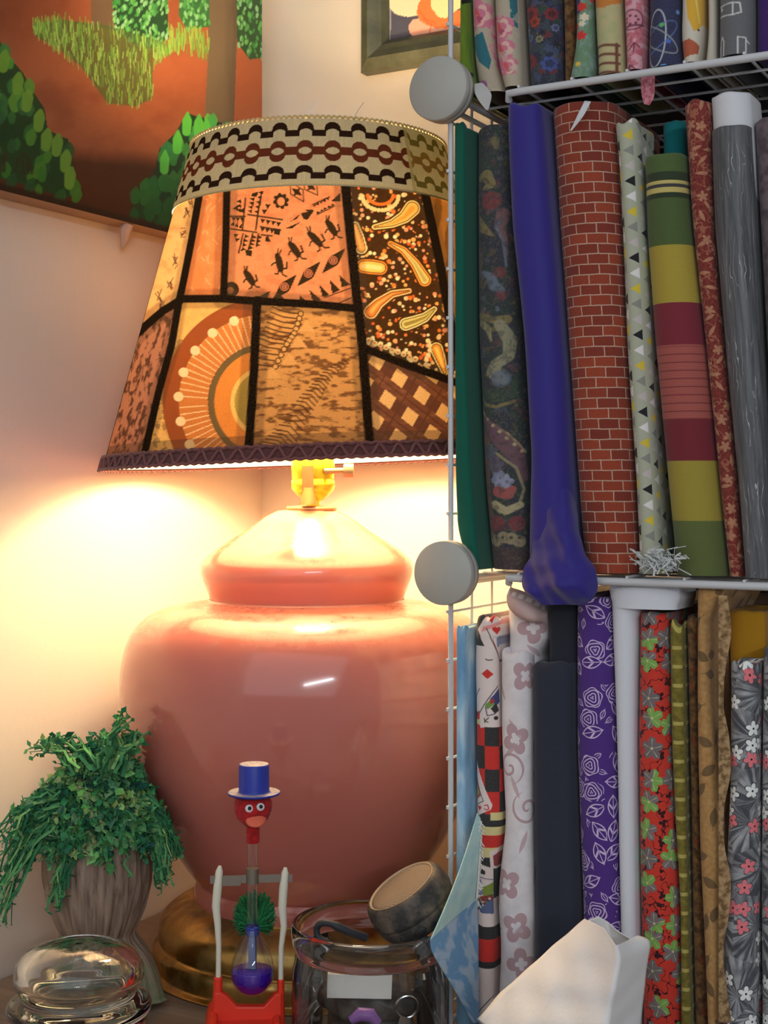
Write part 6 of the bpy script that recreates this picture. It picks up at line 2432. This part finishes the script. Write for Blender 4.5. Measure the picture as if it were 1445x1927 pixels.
    m.tube([(X(411), 0, H(1836)), (X(410), 0, H(1870)), (X(407), 0, H(1910)), (X(405), 0, H(1985))], [8.4 * s, 9 * s, 11 * s, 12 * s], 16)
    m.tube([(X(528), 0, H(1843)), (X(528), 0, H(1880)), (X(527), 0, H(1910)), (X(527), 0, H(1985))], [6.6 * s, 7 * s, 9 * s, 10 * s], 16)
    m.add(*slab([(404, 1862), (416, 1862), (428, 1870), (446, 1890), (496, 1892), (518, 1868), (530, 1868), (530, 1988), (404, 1988)], -.004, .004))
    m.add(*slab([(392, 1904), (400, 1898), (410, 1900), (410, 1989), (384, 1989), (386, 1925)], -.032, .022))
    m.add(*slab([(512, 1912), (518, 1906), (527, 1908), (530, 1989), (508, 1989)], -.032, .022))
    m.add(*slab([(396, 1915), (520, 1915), (522, 1989), (392, 1989)], -.030, .016))
    m.build('stand', M_RED, root, bevel=.0012)


build_bird()


# ------------------------------------------------------------------ lidded glass jar, lower left
def build_lid_jar():
    st = Stand(149, 1.0)
    s = st.s
    root = empty('glass_jar', st.loc, st.rz)
    tag(root, 'small lidded glass jar with a bubble shaped lid in front of the planter', 'jar')
    hz = lambda y: CAMZ - TABLE + (HY - y) * s
    b = .0005
    body = [(1e-4, b), (.043, b), (.046, .003), (.047, .012), (.047, .050), (.0455, .056), (.0430, .0585), (.0405, .0585), (.0415, .054), (.0430, .049), (.0430, .010), (.041, .006), (1e-4, .006)]
    lathe_obj('jar_body', body, M_GLASS, root, 96)
    # solid flattened bubble over a stepped flange
    lid = [(1e-4, .0590), (.040, .0590), (.0470, .0592), (.0494, .0610), (.0498, .0645), (.0480, .0675), (.0430, .0690), (.0395, .0705), (.0388, .0725), (.0412, .0755), (.0438, .0805), (.0446, .0865), (.0436, .0925), (.0400, .0985), (.0335, .1030), (.0240, .1062), (.0120, .1078), (1e-4, .1082)]
    outer = smooth_profile(lid, 150)
    inner = [(1e-4, .1022), (.016, .1012), (.028, .0975), (.0345, .0920), (.0362, .0865), (.0342, .0805), (.026, .0764), (1e-4, .0752)]
    o1 = lathe(outer, 96)
    o2 = lathe(smooth_profile(inner, 60), 96)
    # hollow inside the bubble
    n1, n2 = o1.shape[0], o2.shape[0]
    P = np.concatenate([o1.reshape(-1, 3), o2.reshape(-1, 3)])
    fs = []
    for off, n in ((0, n1), (n1 * 96, n2)):
        i = np.arange(n - 1)[:, None]
        j = np.arange(96)[None, :]
        fs.append(np.stack([off + i * 96 + j, off + i * 96 + (j + 1) % 96, off + (i + 1) * 96 + (j + 1) % 96, off + (i + 1) * 96 + j], -1).reshape(-1, 4))
    link_mesh('lid', mesh_np('lid', P, np.concatenate(fs)), M_GLASS, root)


build_lid_jar()


# ------------------------------------------------------------------ open glass jar with odds and ends, speaker on top
JAR = Stand(697, 1.06)


def build_open_jar():
    st = JAR
    root = empty('glass_jar', st.loc, st.rz)
    tag(root, 'wide open glass jar of odds and ends holding up the round speaker', 'jar')
    b = .0005
    k = .985
    body = [(1e-4, b), (.050, b), (.056, .003), (.0585, .010), (.0590, .050), (.0585, .068), (.0570, .077), (.0562, .083)]
    lathe_obj('jar_body', smooth_profile([(r * k, z) for r, z in body], 90), M_JAR, root, 112)
    rim = [(.0562, .083), (.0575, .087), (.0590, .092), (.0596, .098), (.0590, .1030), (.0575, .1045), (.0558, .1038), (.0548, .098), (.0542, .090), (.0548, .0840), (.0562, .083)]
    lathe_obj('rim', smooth_profile([(r * k, z) for r, z in rim], 80), M_GLASS, root, 112)


build_open_jar()


def in_jar(name, label, cat, mb, mat, at, rot=(0, 0, 0), bevel=0.0, smooth=True):
    M_ = Matrix.Rotation(JAR.rz, 4, 'Z')
    o = mb.build(name, mat, None, JAR.loc + M_ @ Vector(at), smooth, bevel)
    o.rotation_euler = (rot[0], rot[1], rot[2] + JAR.rz)
    tag(o, label, cat, 'odds and ends in the open glass jar')
    return o


m = MB().box((0, 0, 0), (.046, .014, .017))
m.cyl((-.019, -.0072, -.004), (-.019, -.0066, -.004), .0022, 12)
in_jar('charging_case', 'small white plastic case lying inside the open glass jar', 'case', m, plain('white_case_plastic', (.72, .71, .68, 1), .4), (-.008, -.030, .0690), (0, .04, .05), .002, False)
m = MB()
for k in range(3):
    pts = [(.030 * math.cos(a) * (1 + .05 * k), .030 * math.sin(a), .004 * k + .0008 * math.sin(5 * a)) for a in np.linspace(0, 2 * math.pi * .96, 40)]
    m.tube(pts, .0020, 8)
in_jar('charging_cable', 'coiled black cable at the bottom of the open glass jar', 'cable', m, M_BLACK, (.004, .004, .0105))
m = MB().box((0, 0, 0), (.060, .030, .016))
in_jar('battery_pack', 'dark block lying low inside the open glass jar', 'battery pack', m, plain('dark_grey_plastic', C(52, 48, 44), .5), (.0, -.008, .0315), (.05, .02, .2), .003, False)
g_ = G('crumpled_black_cloth')
g_.put(g_.bsdf.inputs['Base Color'], g_.mix(g_.ss(g_.noise(g_.obj(), 90, 3), .4, .7), C(38, 36, 38), C(74, 66, 58)))
g_.set(Roughness=.55)
P = lathe(smooth_profile([(1e-4, 0), (.026, 0), (.036, .004), (.038, .010), (.034, .0175), (.020, .0195), (1e-4, .0195)], 60), 72)
_t = np.arctan2(P[..., 0], -P[..., 1])
P[..., :2] *= (1 + .07 * np.sin(_t * 5 + 1) + .04 * np.sin(_t * 11 + P[..., 2] * 300))[..., None]
P[..., 2] += .0012 * np.sin(_t * 7 + P[..., 0] * 200) * (P[..., 2] > .002)
o = link_mesh('pouch', grid_mesh('pouch', P, closed=True), g_.mat, None, JAR.loc + Matrix.Rotation(JAR.rz, 4, 'Z') @ Vector((.002, -.003, .0408)))
tag(o, 'crumpled black pouch filling the middle of the open glass jar', 'pouch', 'odds and ends in the open glass jar')
m = MB()
m.tube([(-.010, 0, 0), (-.004, 0, .005), (.004, 0, .005), (.010, 0, 0)], [.003, .005, .005, .003], 12)
in_jar('hair_clip', 'small purple clip at the front of the open glass jar', 'clip', m, plain('purple_plastic', C(140, 92, 176), .4), (-.004, -.0475, .0480), (0, .1, 0))
m = MB()
m.tube([(.008 * math.cos(a), 0, .008 * math.sin(a)) for a in np.linspace(0, 6.28, 30)], .0010, 8)
m.box((.001, -.001, -.013), (.008, .0012, .012))
in_jar('key_ring', 'silver split ring with a metal tag inside the open glass jar', 'key ring', m, plain('silver_steel', C(190, 190, 190), .2, 1.0), (.026, -.0405, .0560), (.1, .3, .2))
m = MB()
m.tube([(0, 0, -.030), (0, 0, .026)], .0065, 16)
m.tube([(0, 0, .026), (0, 0, .030)], [.0068, .005], 16)
in_jar('marker_pen', 'dark silver stick standing at the right inside the open glass jar', 'pen', m, plain('gun_metal', C(96, 92, 86), .25, .7), (.040, -.010, .0425), (.10, -.06, 0))


# ------------------------------------------------------------------ round speaker
def build_speaker():
    z0 = 1.045
    c = on_depth(750, 1660, z0)
    # axis of the puck: up-left and a little towards the viewer
    right, up, fwd = Vector((CY, SY, 0)), Vector((0, 0, 1)), Vector((-SY, CY, 0))
    n = (right * -.52 + up * .84 - fwd * .14).normalized()
    major = (right * .84 + up * .545)
    major = (major - n * major.dot(n)).normalized()
    R_ = Matrix((major, n.cross(major), n)).transposed().to_4x4()
    root = empty('bluetooth_speaker', c - n * .030)
    root.rotation_euler = R_.to_euler()
    root.name = 'round_speaker'
    KS = .90
    root.scale = (KS, KS, KS)
    tag(root, 'dusty black round portable speaker resting tilted on the open glass jar', 'speaker')
    g = G('dusty_black_rubber')
    nz = g.noise(g.obj(), 60, 5, .65)
    g.put(g.bsdf.inputs['Base Color'], g.mix(g.ss(nz, .45, .72), C(46, 44, 44), C(112, 98, 84)))
    g.set(Roughness=.7)
    M_RUB = g.mat
    body = [(1e-4, -.006), (.024, -.006), (.0305, -.004), (.0345, .002), (.0352, .007), (.0350, .0085), (.0345, .0090), (.0350, .0098), (.0362, .0130), (.0355, .0210), (.0335, .0270), (.0308, .0296), (.0295, .0298), (.0288, .0290), (.0285, .0282), (1e-4, .0282)]
    lathe_obj('casing', smooth_profile(body, 110), M_RUB, root, 96)
    # grille: dimpled disc with fine weave
    g = G('taupe_mesh_grille')
    x, y, z = g.xyz(g.obj())
    wv = (x * 2600.0).sin() * (y * 2600.0).sin()
    g.put(g.bsdf.inputs['Base Color'], g.mix(g.ss(wv, -.3, .5), C(92, 80, 70), C(158, 140, 122)))
    g.set(Roughness=.6, Metallic=.3)
    g.bump(wv, .5, .0008)
    lathe_obj('grille', [(1e-4, .0302), (.015, .0300), (.025, .0294), (.0282, .0286), (.0283, .0276), (1e-4, .0274)][::-1], g.mat, root, 72)
    lathe_obj('trim_ring', [(.0283, .0286), (.0288, .0296), (.0294, .0300), (.0299, .0297), (.0297, .0288)][::-1], plain('pale_trim', C(170, 146, 118), .5), root, 96)
    # lower band with buttons on the side that faces the viewer
    for ang, w in ((-1.62, .0052), (-2.10, .0026), (-1.15, .0040)):
        P = lathe([(1e-4, 0), (w, 0), (w, .0008), (w * .8, .0013), (1e-4, .0014)], 24)
        d = Vector((math.cos(ang), math.sin(ang), 0))
        t = Vector((-math.sin(ang), math.cos(ang), 0))
        up_ = Vector((0, 0, 1))
        Q = np.stack([P[..., 0] * t.x + P[..., 1] * up_.x * .6 + P[..., 2] * d.x, P[..., 0] * t.y + P[..., 2] * d.y, P[..., 1] * .62 * 1.0 + P[..., 2] * 0], -1)
        link_mesh('button', grid_mesh('button', Q[::1], closed=True), M_BLACK, root, d * .0345 + Vector((0, 0, .0030)))
    # carry strap lying in the jar: tube in the speaker's own frame
    inv = (Matrix.Translation(c - n * .030) @ R_ @ Matrix.Scale(KS, 4)).inverted()
    m = MB()
    pp = [(688, 1764, 1.030), (664, 1756, 1.025), (640, 1746, 1.022), (622, 1738, 1.022), (604, 1738, 1.024), (596, 1748, 1.026), (600, 1766, 1.026), (616, 1776, 1.026), (628, 1784, 1.030)]
    pts = [inv @ on_depth(a, b, z) for a, b, z in pp]
    pts = [Vector(q) for q in smooth_profile([tuple(q) for q in pts], 48)] if False else pts
    fine = []
    for i in range(len(pts) - 1):
        for t in (0, .25, .5, .75):
            p0, p1, p2, p3 = pts[max(i - 1, 0)], pts[i], pts[i + 1], pts[min(i + 2, len(pts) - 1)]
            fine.append(.5 * ((2 * p1) + (p2 - p0) * t + (2 * p0 - 5 * p1 + 4 * p2 - p3) * t * t + (3 * p1 - p0 - 3 * p2 + p3) * t ** 3))
    fine.append(pts[-1])
    k = len(fine)
    m.tube(fine, [.0034 if i < k * .32 else (.0026 if i < k * .7 else .0034) for i in range(k)], 12)
    m.build('strap', plain('dark_blue_black_strap', C(36, 38, 46), .6), root)


build_speaker()


# ------------------------------------------------------------------ tissue in its box, lower right
def build_tissue():
    st = Stand(1080, .925)
    root = empty('tissue_box', st.loc, st.rz)
    tag(root, 'white paper tissue standing up in front of the dark and purple bolts', 'tissue')
    s = st.s

    def q(px, py, dy): return st.p(px, py, dy)
    rows = []
    L_ = [(1101, 1748), (1076, 1772), (1040, 1808), (1000, 1850), (960, 1890), (925, 1930), (890, 1975)]
    M1 = [(1120, 1742), (1100, 1770), (1078, 1808), (1050, 1850), (1024, 1892), (998, 1932), (972, 1978)]
    M2 = [(1136, 1738), (1130, 1768), (1118, 1808), (1104, 1850), (1090, 1892), (1076, 1932), (1060, 1978)]
    Rg = [(1156, 1752), (1160, 1780), (1152, 1816), (1144, 1856), (1137, 1896), (1130, 1934), (1124, 1978)]
    E1 = [(1176, 1764), (1190, 1786), (1186, 1818), (1180, 1858), (1174, 1898), (1168, 1934), (1162, 1978)]
    E2 = [(1200, 1773), (1222, 1784), (1219, 1818), (1215, 1858), (1211, 1898), (1207, 1934), (1203, 1978)]
    dep = [(.012, .004, -.004, -.016, -.006, .006)]
    for i in range(7):
        k = i / 6
        d = (.020 + .024 * k, .006 - .004 * k, -.006 - .022 * k, -.026 - .020 * k, -.004 - .002 * k, .018 + .010 * k)
        rows.append([q(*c, dd) for c, dd in zip((L_[i], M1[i], M2[i], Rg[i], E1[i], E2[i]), d)])
    gt = G('soft_white_tissue')
    gt.set(Base_Color=(.83, .81, .80, 1), Roughness=.95, Specular_IOR_Level=.1, Sheen_Weight=.2)
    gt.bump(gt.noise(gt.obj(), 260, 3), .2, .001)
    mt = gt.mat

    class Fake:
        pass
    G_ = np.array([[list(p) for p in r] for r in rows], float)
    # refine with Catmull-Rom in both directions
    def cr(A_, n):
        t = np.linspace(0, len(A_) - 1, (len(A_) - 1) * n + 1)
        i1 = np.clip(np.floor(t).astype(int), 0, len(A_) - 2)
        f = (t - i1)[:, None, None]
        a0, a1, a2, a3 = A_[np.maximum(i1 - 1, 0)], A_[i1], A_[i1 + 1], A_[np.minimum(i1 + 2, len(A_) - 1)]
        return .5 * (2 * a1 + (a2 - a0) * f + (2 * a0 - 5 * a1 + 4 * a2 - a3) * f ** 2 + (3 * a1 - a0 - 3 * a2 + a3) * f ** 3)
    P0 = cr(G_, 8)
    tc = np.linspace(0, 5, 41)
    P = np.stack([np.stack([np.interp(tc, range(6), P0[r_, :, k_]) for r_ in range(P0.shape[0])], 0) for k_ in range(3)], -1)
    P[..., 1] += .0012 * np.sin(P[..., 0] * 240 + P[..., 2] * 90) + .0008 * np.sin(P[..., 0] * 80 - P[..., 2] * 310)
    o = link_mesh('tissue', grid_mesh('tissue', P), mt, root)
    sd = o.modifiers.new('ply', 'SOLIDIFY')
    sd.thickness = .0006
    # second fold behind
    B_ = P.copy()
    B_[..., 1] = np.maximum(.030 - .25 * P[..., 1], P[..., 1] + .006)
    B_[..., 2] -= .004
    B_[..., 0] = B_[..., 0] * .94 - .002
    o2 = link_mesh('back_ply', grid_mesh('back_ply', B_), mt, o)
    sd = o2.modifiers.new('ply', 'SOLIDIFY')
    sd.thickness = .0006
    m = MB().box((0, 0, .029), (.115, .075, .056))
    m.build('box', plain('plain_card_box', (.55, .60, .66, 1), .6), root, smooth=False, bevel=.002)


build_tissue()
